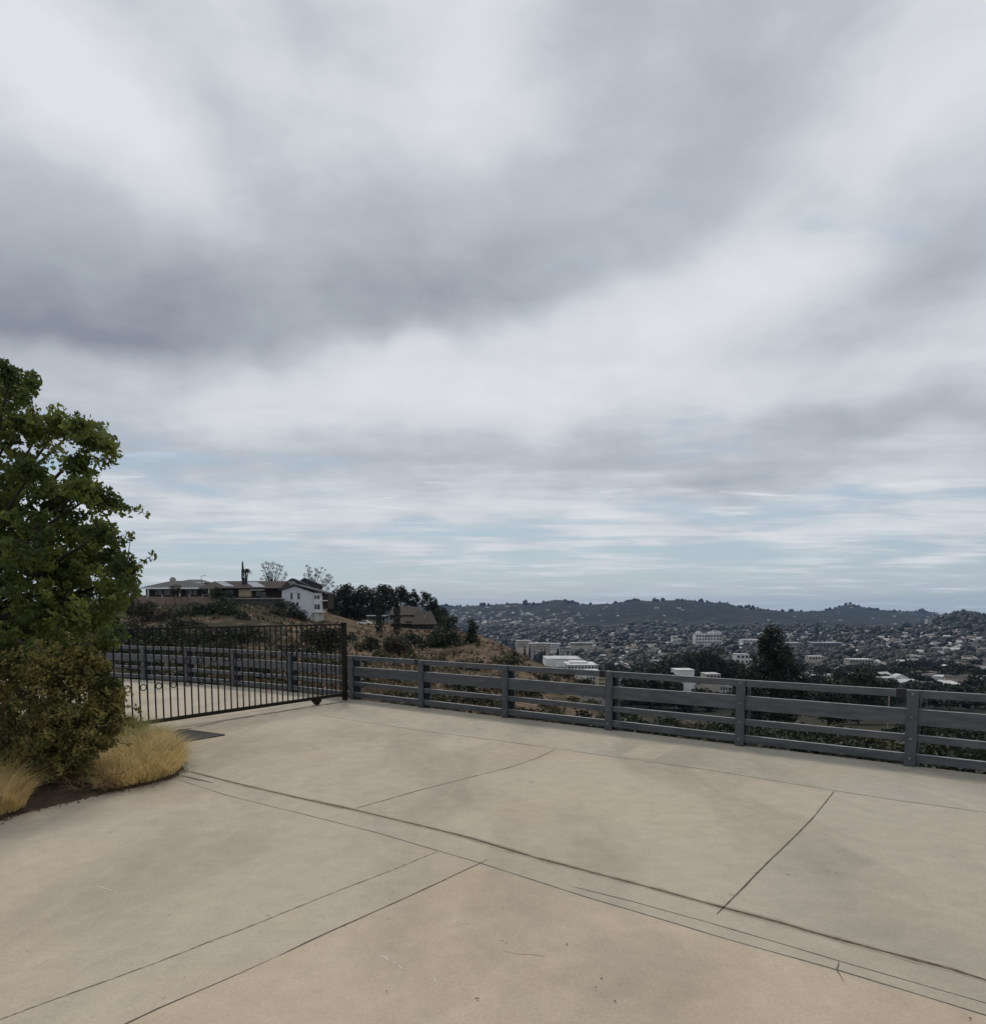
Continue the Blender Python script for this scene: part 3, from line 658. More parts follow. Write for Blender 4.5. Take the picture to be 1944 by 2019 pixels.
for i, (px, py, r) in enumerate(cl_px):
    for k in range(2 if r > 28 else 1):
        Y = 8.1 + random.uniform(-.7, .9) + k*.9 - (.4 if py > 1200 else 0)
        c = W(px + random.uniform(-6, 6)*k, py + random.uniform(-6, 6)*k, Y) - tb
        cls.append((tuple(c), (r/F*Y, r/F*Y*1.05, r/F*Y*.95)))
big = [c for c in cls if c[1][0] > .13]; small = [c for c in cls if c[1][0] <= .13]
sub = []
for c, r in big:                                  # break every mass into small tufts so gaps and light tips show
    for k in range(int(6 + r[0]*55)):
        d = rdir(1)[0]*np.array(r)*random.uniform(.25, 1.0); s_ = random.uniform(.04, .12); sub.append((tuple(np.array(c)+d), (s_, s_, s_*.8)))
P_ = clump_points(sub + small, 4600, .1)
obj('crown', leaf_mesh('crown', P_, .030, M['leaf'], .46, .5, 6, droop=.35), tree)
mb = MB(); rr = random.Random(3)
fork = Vector((.25, .1, 1.5))
mb.tube([Vector((0,0,-.1)), Vector((.05,0,.5)), Vector((.12,.05,1.0)), fork], [.17,.13,.115,.10], 10)
limbs(mb, fork, [c for c, r in big[::2]], .05, rr)
for c, r in small: 
    nb = min(big, key=lambda q_: sum((a_-b_)**2 for a_, b_ in zip(q_[0], c)))[0]; limbs(mb, Vector(nb), [c], .010, rr, 4)
for c, r in sub[::7]:
    nb = min(big, key=lambda q_: sum((a_-b_)**2 for a_, b_ in zip(q_[0], c)))[0]; mb.tube([nb, c], [.007,.003], 3)
mb.build('trunk', M['bark'], tree, smooth=True)

# planting bed
bed = [(-500,1800),(-200,1680),(0,1619),(60,1599),(130,1584),(200,1567),(280,1551),(345,1534),(362,1516),(350,1482),(330,1452),(290,1436),(230,1428),(100,1415),(-100,1400),(-400,1390),(-900,1390)]
bp_ = [G(*p) for p in bed]; cb = sum(bp_, Vector())/len(bp_)
fx = []
for a_, b_2 in zip(bp_, bp_[1:]+bp_[:1]):
    for k in range(6): 
        q_ = a_.lerp(b_2, k/6); q_ = q_ + Vector((random.uniform(-.02,.02), random.uniform(-.02,.02), 0)); fx.append(q_)
mb = MB(); ns = len(fx); rings = 14
for j in range(rings):
    t = j/rings
    for p in fx: q_ = p.lerp(cb, t); mb.v.append((q_.x, q_.y, .006 + .07*min(1, t*5) + (random.uniform(-.012,.012) if j else 0)))
for j in range(rings-1):
    for i in range(ns): mb.f.append((j*ns+i, j*ns+(i+1) % ns, (j+1)*ns+(i+1) % ns, (j+1)*ns+i)); mb.m.append(0)
mb.f.append(tuple((rings-1)*ns+i for i in range(ns))); mb.m.append(0)
tag(mb.build('soil', M['soil'], smooth=True), kind='structure')

cr = MB()
for k in range(420):
    i_ = random.randrange(1, 9); a_, b_2 = bp_[i_], bp_[i_+1] if i_ < 8 else bp_[9]; q_ = a_.lerp(b_2, random.random()); d_2 = (q_-cb).normalized(); q_ = q_ + d_2*abs(random.gauss(0, .05)); s_ = random.uniform(.003, .010); an = random.uniform(0, 6.28)
    pts = [(q_.x+math.cos(an+j*1.57)*s_*random.uniform(.5, 1.6), q_.y+math.sin(an+j*1.57)*s_*random.uniform(.5, 1.2), .004) for j in range(4)]; cr.add(pts+[(q_.x, q_.y, .004+s_*.8)], [(0,1,4),(1,2,4),(2,3,4),(3,0,4)], k % 2)
tag(cr.build('soil_crumbs', [M['soil'], M['twig']]), 'crumbs of soil and plant litter spilling over the bed edge', 'litter', kind='stuff')
# big shrub
def shrub(name, spec, base, leafs, dens, size, label, cat, material, stems=26, srad=.01, twig=None, group=None):
    s = empty(name, base, label, cat, group); cl = []
    for (px, py, r, Y) in spec:
        r = r*.80; px = px-12 if px > 140 and r < 62 else px; cl.append((tuple(W(px, py, Y)-base), (r/F*Y, r/F*Y, r/F*Y)))
    sub = []
    for c, r in cl:
        for k in range(leafs):
            d = rdir(1)[0]*np.array(r)*random.uniform(.3, 1.05); q_ = random.uniform(.04, .10); sub.append((tuple(np.array(c)+d), (q_, q_, q_)))
    mb = MB(); rr = random.Random(5); pts_ = [clump_points(sub, dens, .1)]
    for i in range(150):                              # loose sprigs that stick out of the mass
        c, r = rr.choice(cl); d = Vector((rr.uniform(-1,1), rr.uniform(-.9,.3), rr.uniform(-.1,1.2))).normalized(); p0 = Vector(c) + d*r[0]*.8; ln_ = rr.uniform(.12, .38)
        sp_ = [p0 + d*ln_*t + Vector((rr.uniform(-.3,.3), 0, -.25))*ln_*t*t for t in (0, .35, .7, 1)]
        mb.tube(sp_, [.004,.003,.0025,.0012], 3)
        for q_ in range(int(ln_*110)):
            t = rr.random()*3; j = min(2, int(t)); pts_.append(np.array([tuple(sp_[j].lerp(sp_[j+1], t-j) + Vector((rr.gauss(0,.018), rr.gauss(0,.018), rr.gauss(0,.018))))]))
    obj('foliage', leaf_mesh('foliage', np.concatenate(pts_), size, material, .55, .4, 6), s)
    for i in range(stems):
        c, r = rr.choice(cl); e_ = Vector(c) + Vector((rr.uniform(-1,1)*r[0], rr.uniform(-1,1)*r[0], rr.uniform(0,1)*r[0]))
        b0 = Vector((rr.uniform(-.25,.25), rr.uniform(-.2,.2), 0)); mb.tube([b0, b0.lerp(e_, .5)+Vector((rr.uniform(-.1,.1), 0, .05)), e_], [srad, srad*.7, srad*.3], 4)
    for i in range(0, len(sub), 3):
        c, r = cl[min(len(cl)-1, i//leafs)]; mb.tube([c, sub[i][0]], [.004,.002], 3)
    mb.build('stems', twig or M['bark'], s); return s
sb = G(95, 1540); sb.z = .05
shrub('leafy_shrub', [(20,1330,60,7.2),(70,1320,45,7.0),(130,1335,50,7.1),(180,1330,40,7.3),(205,1350,28,7.2),(225,1375,16,7.2),(10,1400,75,7.0),(90,1400,65,6.9),(160,1400,60,7.0),(205,1400,28,7.1),(20,1470,60,6.9),(90,1470,65,6.8),(160,1460,55,6.9),(195,1440,35,7.2),(60,1520,45,6.75),(130,1510,45,6.8),(-50,1380,90,7.1),(175,1490,28,6.8),(-40,1470,70,7),(232,1352,7,7.2),(240,1372,8,7.2),(228,1410,10,7.2),(236,1430,6,7.1),(222,1440,9,7.1),(212,1318,9,7.3),(196,1300,9,7.3),(160,1292,10,7.3),(226,1392,14,7.2),(238,1396,6,7.2),(216,1465,10,7.0),(0,1380,80,8.0),(70,1370,75,8.0),(105,1375,50,8.1),(-20,1450,80,7.9),(60,1450,75,7.8),(110,1440,50,7.9)],
      sb, 42, 4700, .0185, 'dense shrub with small yellow-green leaves under the big tree by the gate', 'shrub', M['shrubleaf'], 60)
sb2 = G(120, 1566); sb2.z = .04
mb = MB(); rr = random.Random(11)
for i in range(170):
    x = rr.uniform(-.55, .5); y = rr.uniform(-.08, .35); a_ = rr.uniform(0, 6.28); ln_ = rr.uniform(.08, .34)
    p0 = Vector((x, y, .0)); p1 = p0 + Vector((math.cos(a_)*ln_, math.sin(a_)*ln_*.6, rr.uniform(.02, .22)))
    mb.tube([p0, p0.lerp(p1, .5)+Vector((0,0,.03)), p1], [.004,.003,.0012], 3)
tag(mb.build('dry_brush', M['twig'], loc=sb2), 'tangle of dry brown twigs on the soil between two grass tufts', 'dry brush')

def tuft(name, area, n, h, material, label, lean=.35, w=.004, spread=(0, 0)):
    pts = [G(*p) for p in area]; base = sum(pts, Vector())/len(pts); pl = [(p.x, p.y) for p in pts]
    lo = np.min(pl, 0); hi = np.max(pl, 0); c = []
    while len(c) < n:
        q_ = lo + (hi-lo)*rng.random((n, 2)); c += [tuple(x) for x in q_[inside(q_, pl)]]
    c = np.array(c[:n]); root = np.column_stack([c - [base.x, base.y], np.full(n, .02)])
    dedge = np.minimum(dist_poly(c, pl)/.35, 1)[:, None]
    out_ = (c - c.mean(0)); out_ = out_/(np.linalg.norm(out_, axis=1)[:, None]+1e-6)
    tuf = np.sin(c[:, :1]*15+1)*np.sin(c[:, 1:]*19+2)*.17 + np.sin(c[:, :1]*37+c[:, 1:]*21)*.10
    hh = h*(.5 + .5*dedge**.6 + tuf)*(.40+.90*rng.random((n, 1)))
    ld = np.column_stack([out_*(1-dedge)*lean*1.2 + rng.normal(size=(n, 2))*lean*.55 + np.array(spread), np.zeros(n)])
    sd = rdir(n); sd[:, 2] = 0; sd /= np.linalg.norm(sd, axis=1)[:, None]+1e-6
    V_ = []
    for t, ww in ((0, 1), (.35, .9), (.7, .6), (1, .08)):
        p = root + ld*hh*(t**1.8)*1.3 + np.array([0,0,1])*hh*(t - .22*t**3); V_ += [p - sd*w*ww, p + sd*w*ww]
    VV = np.stack(V_, 1).reshape(-1, 3); b0 = (np.arange(n)*8)[:, None]
    lp = np.concatenate([b0 + np.array([0,1,3,2]), b0 + np.array([2,3,5,4]), b0 + np.array([4,5,7,6])], 1).reshape(-1)
    o = obj(name, npmesh(name, VV, lp, np.full(n*3, 4), material), loc=(base.x, base.y, .02))
    return tag(o, label, 'grass')
tuft('grass_tuft', [(185,1566),(240,1560),(300,1549),(345,1534),(362,1516),(354,1487),(330,1462),(270,1470),(210,1500),(180,1535)], 7500, .28, M['drygrass'], 'large golden dry grass clump at the corner of the planting bed', lean=.75, w=.0028)
tuft('grass_tuft', [(-60,1650),(0,1620),(50,1602),(62,1570),(50,1540),(-20,1520),(-100,1560)], 6000, .40, M['drygrass'], 'golden dry grass clump at the bed edge, left of the tangle of twigs', lean=.55, w=.0028)
tuft('grass_tuft', [(-90,1600),(0,1575),(40,1555),(45,1530),(-20,1505),(-120,1520)], 2600, .62, M['greengrass'], 'green grass clump behind the golden tuft at the bed edge', lean=.3, w=.0032)
tuft('grass_tuft', [(200,1500),(250,1490),(290,1470),(285,1450),(240,1440),(195,1455)], 3500, .34, M['greengrass'], 'green grass clump between the shrub and the iron gate', lean=.45, w=.0035)

tuft('grass_tuft', [(175,1560),(240,1562),(300,1552),(350,1532),(366,1510),(356,1482),(325,1452),(270,1455),(205,1490)], 900, .38, M['greengrass'], 'sparse long greenish stalks rising out of the large golden grass clump', lean=1.0, w=.0022)
# fallen leaves and grit
lv = []
for i, (px, py) in enumerate([(258,1576),(1459,1517),(1560,1505),(1495,1511),(1443,1494),(762,1958),(1186,1933),(1174,1950),(1212,1978),(941,1973),(434,1466),(638,1492),(985,1493),(482,1593),(1912,2012),(1118,1865),(1577,1568)]):
    p = G(px, py); s_ = random.uniform(.005, .010); a_ = random.uniform(0, 6.28); mb = MB(); n = 7
    pts = [(math.cos(a_+k*6.283/n)*s_*random.uniform(.6,1.1), math.sin(a_+k*6.283/n)*s_*.6*random.uniform(.6,1.1), .003+random.uniform(0,.006)) for k in range(n)]
    mb.add([(0,0,.010)]+pts, [(0, 1+k, 1+(k+1) % n) for k in range(n)])
    tag(mb.build('fallen_leaf', M['litter'], loc=(p.x, p.y, .002)), 'small dark dead leaf lying on the bare concrete', 'leaf', 'dead leaves scattered on the concrete')
# ------------------------------------------------------------------ houses on the near hill (200 m away)
HY = 200.0
def XX(px, Y=HY): return (px - CX)/(F*1.004)*Y
def ZZ(py, Y=HY): return H0 + EL(py)*Y
def house(name, px, label, cat='house', Y=HY, py=1200):
    return empty(name, Vector((XX(px, Y), Y, ZZ(py, Y))), label, cat)
class HB(MB):                                       # shapes given in world metres, stored relative to the house
    def __init__(s, root): super().__init__(); s.root = root
    def done(s, name, mats, parent=None):
        l_ = s.root.location; s.v = [(v[0]-l_.x, v[1]-l_.y, v[2]-l_.z) for v in s.v]
        return s.build(name, mats, parent or s.root)
def pb(mb, px0, px1, py0, py1, y0, y1, m=0, Y=HY):  # box with its front face spanning photo pixels at distance Y
    return mb.box(XX(px0, Y), XX(px1, Y), Y+y0, Y+y1, ZZ(py1, Y), ZZ(py0, Y), m)
def window(root, px0, px1, py0, py1, yo, Y=HY, frame='whitetrim'):
    w = pb(HB(root), px0-.5, px1+.5, py0-.5, py1+.5, yo-.05, yo-.004, Y=Y).done('window', M[frame], root)
    g = pb(HB(root), px0, px1, py0, py1, yo-.09, yo-.055, Y=Y); g.done('pane', M['glass'], w); return w

# ranch house with a long white fascia and covered porch
h = house('ranch_house', 350, 'low grey-roofed ranch house with a long white fascia and porch posts on the hilltop', py=1178)
pb(HB(h), 280, 422, 1160, 1180, 2.6, 11).done('wall', M['darkwall'])
hb = HB(h); hb.hip(XX(274), XX(428), HY-.3, HY+12, ZZ(1159.5), ZZ(1143.5), XX(322)-XX(274), XX(428)-XX(352)); rf = hb.done('roof', M['greyroof'])
pb(HB(h), 274, 428, 1158.3, 1161.6, -.45, -.32).done('fascia', M['whitetrim'])
ch = HB(h); pb(ch, 333, 342, 1140, 1156, 1.2, 2.4); ch.tube([(XX(337.5), HY+1.8, ZZ(1140)), (XX(337.5), HY+1.8, ZZ(1137.5))], [.62, .45], 10); ch.done('chimney', M['stone'], rf)
for px in (294, 356, 414): pb(HB(h), px-1, px+1, 1161.6, 1176, -.2, .1).done('porch_post', M['whitetrim'])
for a_, b_2 in ((300, 312), (318, 330), (362, 372), (376, 381), (392, 404)): window(h, a_, b_2, 1164, 1172, 2.58)
pb(HB(h), 278, 440, 1176, 1182, -1, 12).done('terrace', M['greywall'])
h = tag(pb(MB(), 279, 442, 1177.5, 1196, -4.4, -4.0).build('retaining_wall', M['retain']), 'brown weathered retaining wall below the ranch house porch', 'wall')
for i, px in enumerate((282, 307, 336, 362, 388, 414, 437)):
    pb(MB(), px-1.1, px+1.1, 1173.5, 1180, -4.75, -4.42).build('pillar', M['stone'], h)
fm = MB(); pb(fm, 279, 440, 1173.7, 1174.2, -4.25, -4.2)
for k in range(55): pb(fm, 280+k*2.9, 280.35+k*2.9, 1174.2, 1177.4, -4.25, -4.2)
fm.build('railing', M['iron'], h)
# second house behind
h = house('hip_roof_house', 372, 'grey house with a white eave line showing just above the ranch house roof', py=1165, Y=232)
pb(HB(h), 350, 400, 1150, 1175, .8, 9, Y=232).done('wall', M['greywall'])
hb = HB(h); hb.hip(XX(343,232), XX(406,232), 232, 242, ZZ(1148.5,232), ZZ(1141.5,232), 3.2, 3.2); hb.done('roof', M['greyroof'])
pb(HB(h), 343, 406, 1147.8, 1150, -.15, -.03, Y=232).done('fascia', M['whitetrim']); window(h, 368, 384, 1153, 1158, .78, 232)
# street lamp
h = empty('street_lamp', T(401, 222), 'thin street lamp with a short arm between two hilltop roofs', 'street lamp')
l_ = h.location; zt_ = ZZ(1135, 222) - l_.z
MB().tube([(0,0,-.5),(0,0,zt_*.6),(0,0,zt_-.4)], [.10,.08,.06], 8).build('pole', M['pole'], h)
MB().tube([(0,0,zt_-.4),(.35,0,zt_-.1),(.95,0,zt_+.05)], [.06,.05,.04], 6).build('arm', M['pole'], h)
MB().box(.8, 1.35, -.12, .12, zt_-.02, zt_+.13).build('lamp_head', M['pole'], h)
# brown house with solar panels
h = house('brown_roof_house', 475, 'brown-roofed house with two tilted solar arrays and a cream wall above a deck', py=1180)
hb = HB(h); x0, x1 = XX(394), XX(556); ye, yr = HY-1.2, HY+6; ze, zr = ZZ(1160), ZZ(1144)
hb.add([(x0,ye,ze),(x1,ye,ze),(XX(556),yr,zr),(XX(409),yr,zr),(x0,HY+13,ze),(x1,HY+13,ze)], [(0,1,2,3),(3,2,5,4),(0,3,4),(1,5,2),(4,5,1,0)])
rf = hb.done('roof', M['brownroof'])
def on_roof(px, py, lift=.12):                      # point on the front slope under photo pixel
    t = (1160-py)/(1160-1144.); return Vector((XX(px)*(1+ (ye+(yr-ye)*t-HY)/HY), ye+(yr-ye)*t, ze+(zr-ze)*t+lift))
for qd in (((424,1145.2),(443,1145.4),(464,1156.5),(444,1156.8)), ((484,1146.6),(508,1147.2),(525,1157.8),(501,1158.2))):
    sb_ = HB(h); pts = [on_roof(*p) for p in qd]; lowp = [on_roof(*p, .03) for p in qd]
    sb_.add(pts+lowp, [(3,2,1,0),(0,1,5,4),(1,2,6,5),(2,3,7,6),(3,0,4,7)]); so = sb_.done('solar_array', M['solar'], rf)
    for k in range(1, 5):
        a_, b_2 = pts[0].lerp(pts[1], k/5), pts[3].lerp(pts[2], k/5)
        sb_ = HB(h); sb_.tube([a_+Vector((0,-.02,.03)), b_2+Vector((0,-.02,.03))], .03, 4)
        sb_.v = [(v[0]-h.location.x, v[1]-h.location.y, v[2]-h.location.z) for v in sb_.v]; so.data.materials[0:0]
        me = sb_.mesh('x', M['galv']); 
ch = HB(h); pb(ch, 471.5, 479.5, 1140.5, 1150, 3.0, 4.2); pb(ch, 470.8, 480.2, 1139.3, 1140.4, 2.9, 4.3); ch.done('chimney', M['bluroof'], rf)
pb(HB(h), 438, 553, 1159, 1180, 2.2, 12).done('wall', M['darkwall'])
pb(HB(h), 470, 494, 1162, 1176.5, .6, 2.19).done('cream_wall', M['cream'])
pb(HB(h), 496, 523, 1162.6, 1164.2, -.3, .0).done('awning_beam', M['whitetrim'])
window(h, 501, 509, 1167, 1173.5, 2.18); window(h, 512, 519, 1168, 1176, 2.18); window(h, 444, 454, 1164, 1171, 2.18)
pb(HB(h), 453, 562, 1179.3, 1181.6, -2.6, 2.1).done('deck', M['whitetrim'] if False else M['stone'])
for px in range(456, 562, 7): pb(HB(h), px-.3, px+.3, 1175.5, 1179.2, -2.5, -2.42).done('deck_baluster', M['iron'])
pb(HB(h), 454, 562, 1175, 1175.5, -2.52, -2.40).done('deck_railing', M['iron'])
tag(pb(MB(), 459, 553, 1182, 1203, -2.2, -1.6).build('garden_wall', M['greywall']), 'dark grey-green wall under the deck above the grassy bank', 'wall')
# grey link roof
h = house('grey_roof_house', 530, 'dark grey shingled house between the solar roof and the white gable house', py=1180, Y=207)
hb = HB(h); hb.hip(XX(498,207), XX(585,207), 206, 216, ZZ(1163,207), ZZ(1145,207), 1.6, 1.6); hb.done('roof', M['greyroof'])
pb(HB(h), 505, 582, 1163, 1185, 1.2, 8, Y=207).done('wall', M['darkwall'])
pb(HB(h), 546, 557, 1165, 1176, .9, 1.18, Y=207).done('porch_wall', M['white'])
s_ = HB(h); pb(s_, 544, 549, 1149, 1151.5, .9, 2.0, Y=207); s_.done('skylight', M['whitetrim'])
window(h, 524, 531, 1167, 1173, 1.18, 207)
# white gable house
h = house('white_gable_house', 595, 'tall white two-storey house with a grey gable roof at the end of the hilltop row', py=1228)
hb = HB(h); o_ = [(XX(a_), ZZ(b_2)) for a_, b_2 in ((556.5,1210),(556.5,1164.5),(582,1156),(618,1168.5),(618,1206.5),(600,1230),(570,1222))]
hb.prism(o_, HY, HY+9); hb.done('wall', M['white'])
for k, py in enumerate(range(1160, 1206, 2)): pass
hb = HB(h)
for (a_, b_2) in (((552,1164.6),(582,1154.2)), ((582,1154.2),(647,1171.5))):
    p0, p1 = Vector((XX(a_[0]), 0, ZZ(a_[1]))), Vector((XX(b_2[0]), 0, ZZ(b_2[1]))); up = Vector((0,0,.38))
    hb.add([(p0.x,HY-.7,p0.z),(p1.x,HY-.7,p1.z),(p1.x,HY+10,p1.z),(p0.x,HY+10,p0.z),(p0.x,HY-.7,p0.z+.38),(p1.x,HY-.7,p1.z+.38),(p1.x,HY+10,p1.z+.38),(p0.x,HY+10,p0.z+.38)],
        [(3,2,1,0),(4,5,6,7),(0,1,5,4),(1,2,6,5),(2,3,7,6),(3,0,4,7)])
rf = hb.done('roof', M['greyroof'])
pb(HB(h), 618.2, 634.5, 1169, 1206.3, 0.3, 5).done('corner_bay', M['whitetrim'])
pb(HB(h), 609, 628, 1207, 1233, .3, 6).done('lower_wall', M['cityw'])
pb(HB(h), 556.5, 636, 1206.6, 1208, -.12, 5.1).done('floor_band', M['whitetrim'])
for a_, b_2, c_, d_2 in ((574,577,1169.5,1181), (588,591,1169.5,1181), (576.5,581,1188.5,1193), (584.5,588.5,1188.5,1195)): window(h, a_, b_2, c_, d_2, 0, frame='greyroof')
for c_, d_2 in ((1174,1181), (1191.5,1201.5)):
    window(h, 620.3, 624, c_, d_2, .3); window(h, 625.3, 630.5, c_, d_2, .3)
pb(HB(h), 634.6, 646, 1171, 1200, 1.2, 8).done('side_wing', M['darkwall'])
pb(HB(h), 634.7, 644.5, 1183.5, 1185.3, -.9, 1.1).done('balcony', M['whitetrim'])
hb = HB(h); hb.tube([(XX(617.5), HY+.1, ZZ(1208)), (XX(617.5), HY+.1, ZZ(1231))], .09, 6); hb.done('downpipe', M['galv'])
# dark blue roofs behind
h = house('blue_roof_house', 596, 'house with two dark blue peaked roofs rising behind the white gable house', py=1165, Y=222)
hb = HB(h); Y = 222
for (pk_, l0, r0, y_, ye_) in ((577, 555, 608, 0, 1153.5), (594, 572, 630, 4, 1153.5)):
    hb.prism([(XX(l0,Y), ZZ(ye_,Y)), (XX(pk_,Y), ZZ(1140 if y_ == 0 else 1138,Y)), (XX(r0,Y), ZZ(ye_,Y))], Y+y_, Y+y_+3.6)
hb.done('roof', M['bluroof']); pb(HB(h), 560, 625, 1153.6, 1178, .6, 7.2, Y=222).done('wall', M['darkwall'])
# brown hip roof house lower down
h = house('brown_hip_house', 815, 'brown-roofed house among the dark pines behind two slim cypresses', py=1240, Y=226)
Y = 226; hb = HB(h)
hb.hip(XX(762,Y), XX(826,Y), Y+3, Y+13, ZZ(1213,Y), ZZ(1196,Y), .9, .9); hb.hip(XX(767,Y), XX(818,Y), Y-1, Y+8, ZZ(1230,Y), ZZ(1214,Y), 1.2, .6)
hb.hip(XX(812,Y), XX(858,Y), Y-2, Y+9, ZZ(1231,Y), ZZ(1205,Y), 1.0, 1.6); rf = hb.done('roof', M['brownroof2'])
w_ = HB(h); pb(w_, 816, 855, 1231, 1241, -.8, 8, Y=Y); pb(w_, 770, 815.5, 1230, 1241, .2, 7, Y=Y); pb(w_, 766, 822, 1213, 1224, 4.2, 12, Y=Y); w_.done('wall', M['darkwall'])
pb(HB(h), 800, 814, 1225, 1228, -.95, -.75, Y=Y).done('dormer', M['darkwall'], rf)
v_ = HB(h); v_.tube([(XX(835.5,Y), Y+1.2, ZZ(1226,Y)), (XX(835.5,Y), Y+1.2, ZZ(1214,Y))], .12, 8); v_.done('vent_pipe', M['whitetrim'], rf)
for a_ in (820, 829, 838, 846): window(h, a_, a_+5, 1233, 1238, -.82, Y, 'darkwall')
h = house('carport', 742, 'low flat-roofed carport with a white edge in the shade of the pines', 'carport', py=1228, Y=232)
pb(HB(h), 722, 764, 1213.3, 1214.9, 0, 6, Y=232).done('roof', M['whitetrim'])
for px in (724, 737, 751, 762): pb(HB(h), px-.4, px+.4, 1215, 1232, .2, .4, Y=232).done('post', M['darkwall'])
# parked white car under the pines
def car(px, Y, label):
    p = T(px, Y, 0); c_ = empty('parked_car', p, label, 'car')
    b = MB(); b.prism([(-2.2,.35),(-2.2,.8),(-1.9,.95),(-1.2,1.0),(-.6,1.42),(.7,1.42),(1.3,1.0),(2.0,.88),(2.2,.7),(2.2,.35)], -.85, .85); b.build('body', M['cityw'], c_)
    g = MB(); g.prism([(-1.1,1.02),(-.58,1.36),(.66,1.36),(1.15,1.02)], -.87, .87); g.build('window', M['glass'], c_)
    for sx in (-1.35, 1.35):
        for sy in (-.82, .82): MB().tube([(sx, sy-.1, .32), (sx, sy+.1, .32)], .32, 12).build('wheel', M['iron'], c_)
    return c_
car(719, 216, 'white car parked under the dark pines below the white gable house')
tag(pb(MB(), 868, 884, 1232, 1250, 0, .3, Y=222).build('garden_wall', M['stone']), 'short pale garden wall beside the dark bushy tree right of the brown house', 'wall')

# ------------------------------------------------------------------ trees and shrubs of the near hill
def tree_far(name, blobs, Y, px_base, label, material, leaf=.30, dens=26, cat='tree', trunk=.22, aspect=.55, jit=1.0, group=None, lo=.35, branches=True, up=0.0, prims=9, grow=1.28):
    b = T(px_base, Y); rt = empty(name, b, label, cat, group); cl = []
    for (px, py, rx, ry) in blobs:
        rx *= grow; ry *= grow
        c = W(px, py, Y) - b; c.y += random.uniform(-1, 1)*jit*rx/F*Y*.6; cl.append((tuple(c), (rx/F*Y, rx/F*Y, ry/F*Y)))
    sub = []
    for c, r in cl:
        for k in range(prims):
            d = rdir(1)[0]*np.array(r)*random.uniform(.35, 1.0); q_ = random.uniform(.28, .5)
            sub.append((tuple(np.array(c)+d), tuple(np.array(r)*q_)))
    cov = (dens/26.0)*math.pi/(2*leaf*leaf*aspect)
    P_ = np.concatenate([clump_points(cl, cov*1.5, .3), clump_points(sub, cov*1.1, lo)])
    obj('crown', leaf_mesh('crown', P_, leaf, material, aspect, .4, 4, up=up), rt)
    mb = MB(); rr = random.Random(int(px_base)); top = max(c[2]-r[2]*.2 for c, r in cl)
    mb.tube([(0,0,-.4), (rr.uniform(-.2,.2), 0, top*.35), (rr.uniform(-.3,.3), 0, top*.75)], [trunk, trunk*.75, trunk*.35], 7)
    if branches:
        for c, r in cl: mb.tube([(0, 0, max(.2, c[2]*.45)), Vector((c[0]*.5, c[1]*.5, c[2]*.75)), c], [trunk*.5, trunk*.35, trunk*.12], 5)
    mb.build('trunk', M['bark'], rt); return rt
def columnar(px, Y, y_top, w, label, material, group=None, name='cypress_tree', leaf=.22, py_base=None):
    b = T(px, Y); 
    if py_base: b.z = H0 + EL(py_base)*Y
    hgt = (H0 + EL(y_top)*Y) - b.z; r = w/2/F*Y
    rt = empty(name, b, label, 'tree', group); n = int(900 + hgt*90)
    t = rng.random(n)**.85; rad = r*np.clip(np.minimum(t*7+.35, 1)*(1-t**2.6)**.55, .05, 1)*(1+.18*np.sin(t*hgt*3.1)); a_ = rng.random(n)*6.283; q_ = np.sqrt(rng.random(n)*.7+.3)
    P_ = np.stack([np.cos(a_)*rad*q_, np.sin(a_)*rad*q_, .25+t*(hgt-.25)], 1)
    obj('crown', leaf_mesh('crown', P_, leaf, material, .4, .4, 4, up=1.2), rt)
    MB().tube([(0,0,-.3), (0,0,hgt*.9)], [.16,.03], 6).build('trunk', M['bark'], rt); return rt
# open eucalyptus trees
random.seed(21); rng = np.random.default_rng(21)
def airy(px0, blobs, Y, label):
    b = T(px0, Y); rt = empty('eucalyptus_tree', b, label, 'tree'); cl = []
    for (px, py, r) in blobs: c = W(px, py, Y)-b; c.y += random.uniform(-1.5, 1.5); cl.append((tuple(c), (r/F*Y, r/F*Y, r/F*Y*.8)))
    obj('crown', leaf_mesh('crown', clump_points([(c, tuple(q_*random.uniform(.9, 1.4) for q_ in r)) for c, r in cl], 110, .0), .16, M['airy'], .5, .4, 4, droop=.5), rt)
    mb = MB(); mb.tube([(0,0,-.4),(0,0,1.5)], [.35,.3], 8)
    for c, r in cl: mb.tube([(0,0,1.4), Vector((c[0]*.45, c[1]*.4, 1.4+(c[2]-1.4)*.55)), c], [.16,.10,.04], 5)
    mb.build('trunk', M['bark'], rt)
airy(540, [(520,1113,4),(524,1110,4),(529,1112,3.5),(534,1115,3.5),(540,1112,4.5),(545,1113,3.5),(550,1116,3.5),(556,1118,3.5),(518,1117,3.5),(524,1120,4),(531,1121,4),(539,1120,4),(547,1122,3.5),(557,1124,3.5),(562,1129,3.5),(566,1134,3),(563,1139,3),(520,1126,3),(525,1130,3.5),(532,1128,3.5),(541,1128,3.5),(550,1131,3),(557,1133,2.5),(521,1135,2.5),(529,1138,3.5),(540,1137,2.5),(513,1141,4),(525,1143,4),(564,1143,2),(535,1133,2.5)], 245, 'open-crowned eucalyptus with many thin limbs against the sky on the hilltop')
airy(617, [(604,1116,4),(609,1120,4),(606,1125,4.5),(613,1127,4),(601,1134,4),(608,1134,5),(622,1123,4),(627,1128,4.5),(622,1134,4.5),(635,1120,3.5),(640,1124,3),(633,1130,3.5),(628,1137,4),(612,1141,5),(620,1146,5),(646,1135,6),(652,1139,5),(643,1143,6),(636,1146,6),(650,1148,6),(641,1154,6),(655,1155,5),(632,1156,6),(648,1162,5),(659,1149,3)], 238, 'ragged eucalyptus standing behind the white gable house')
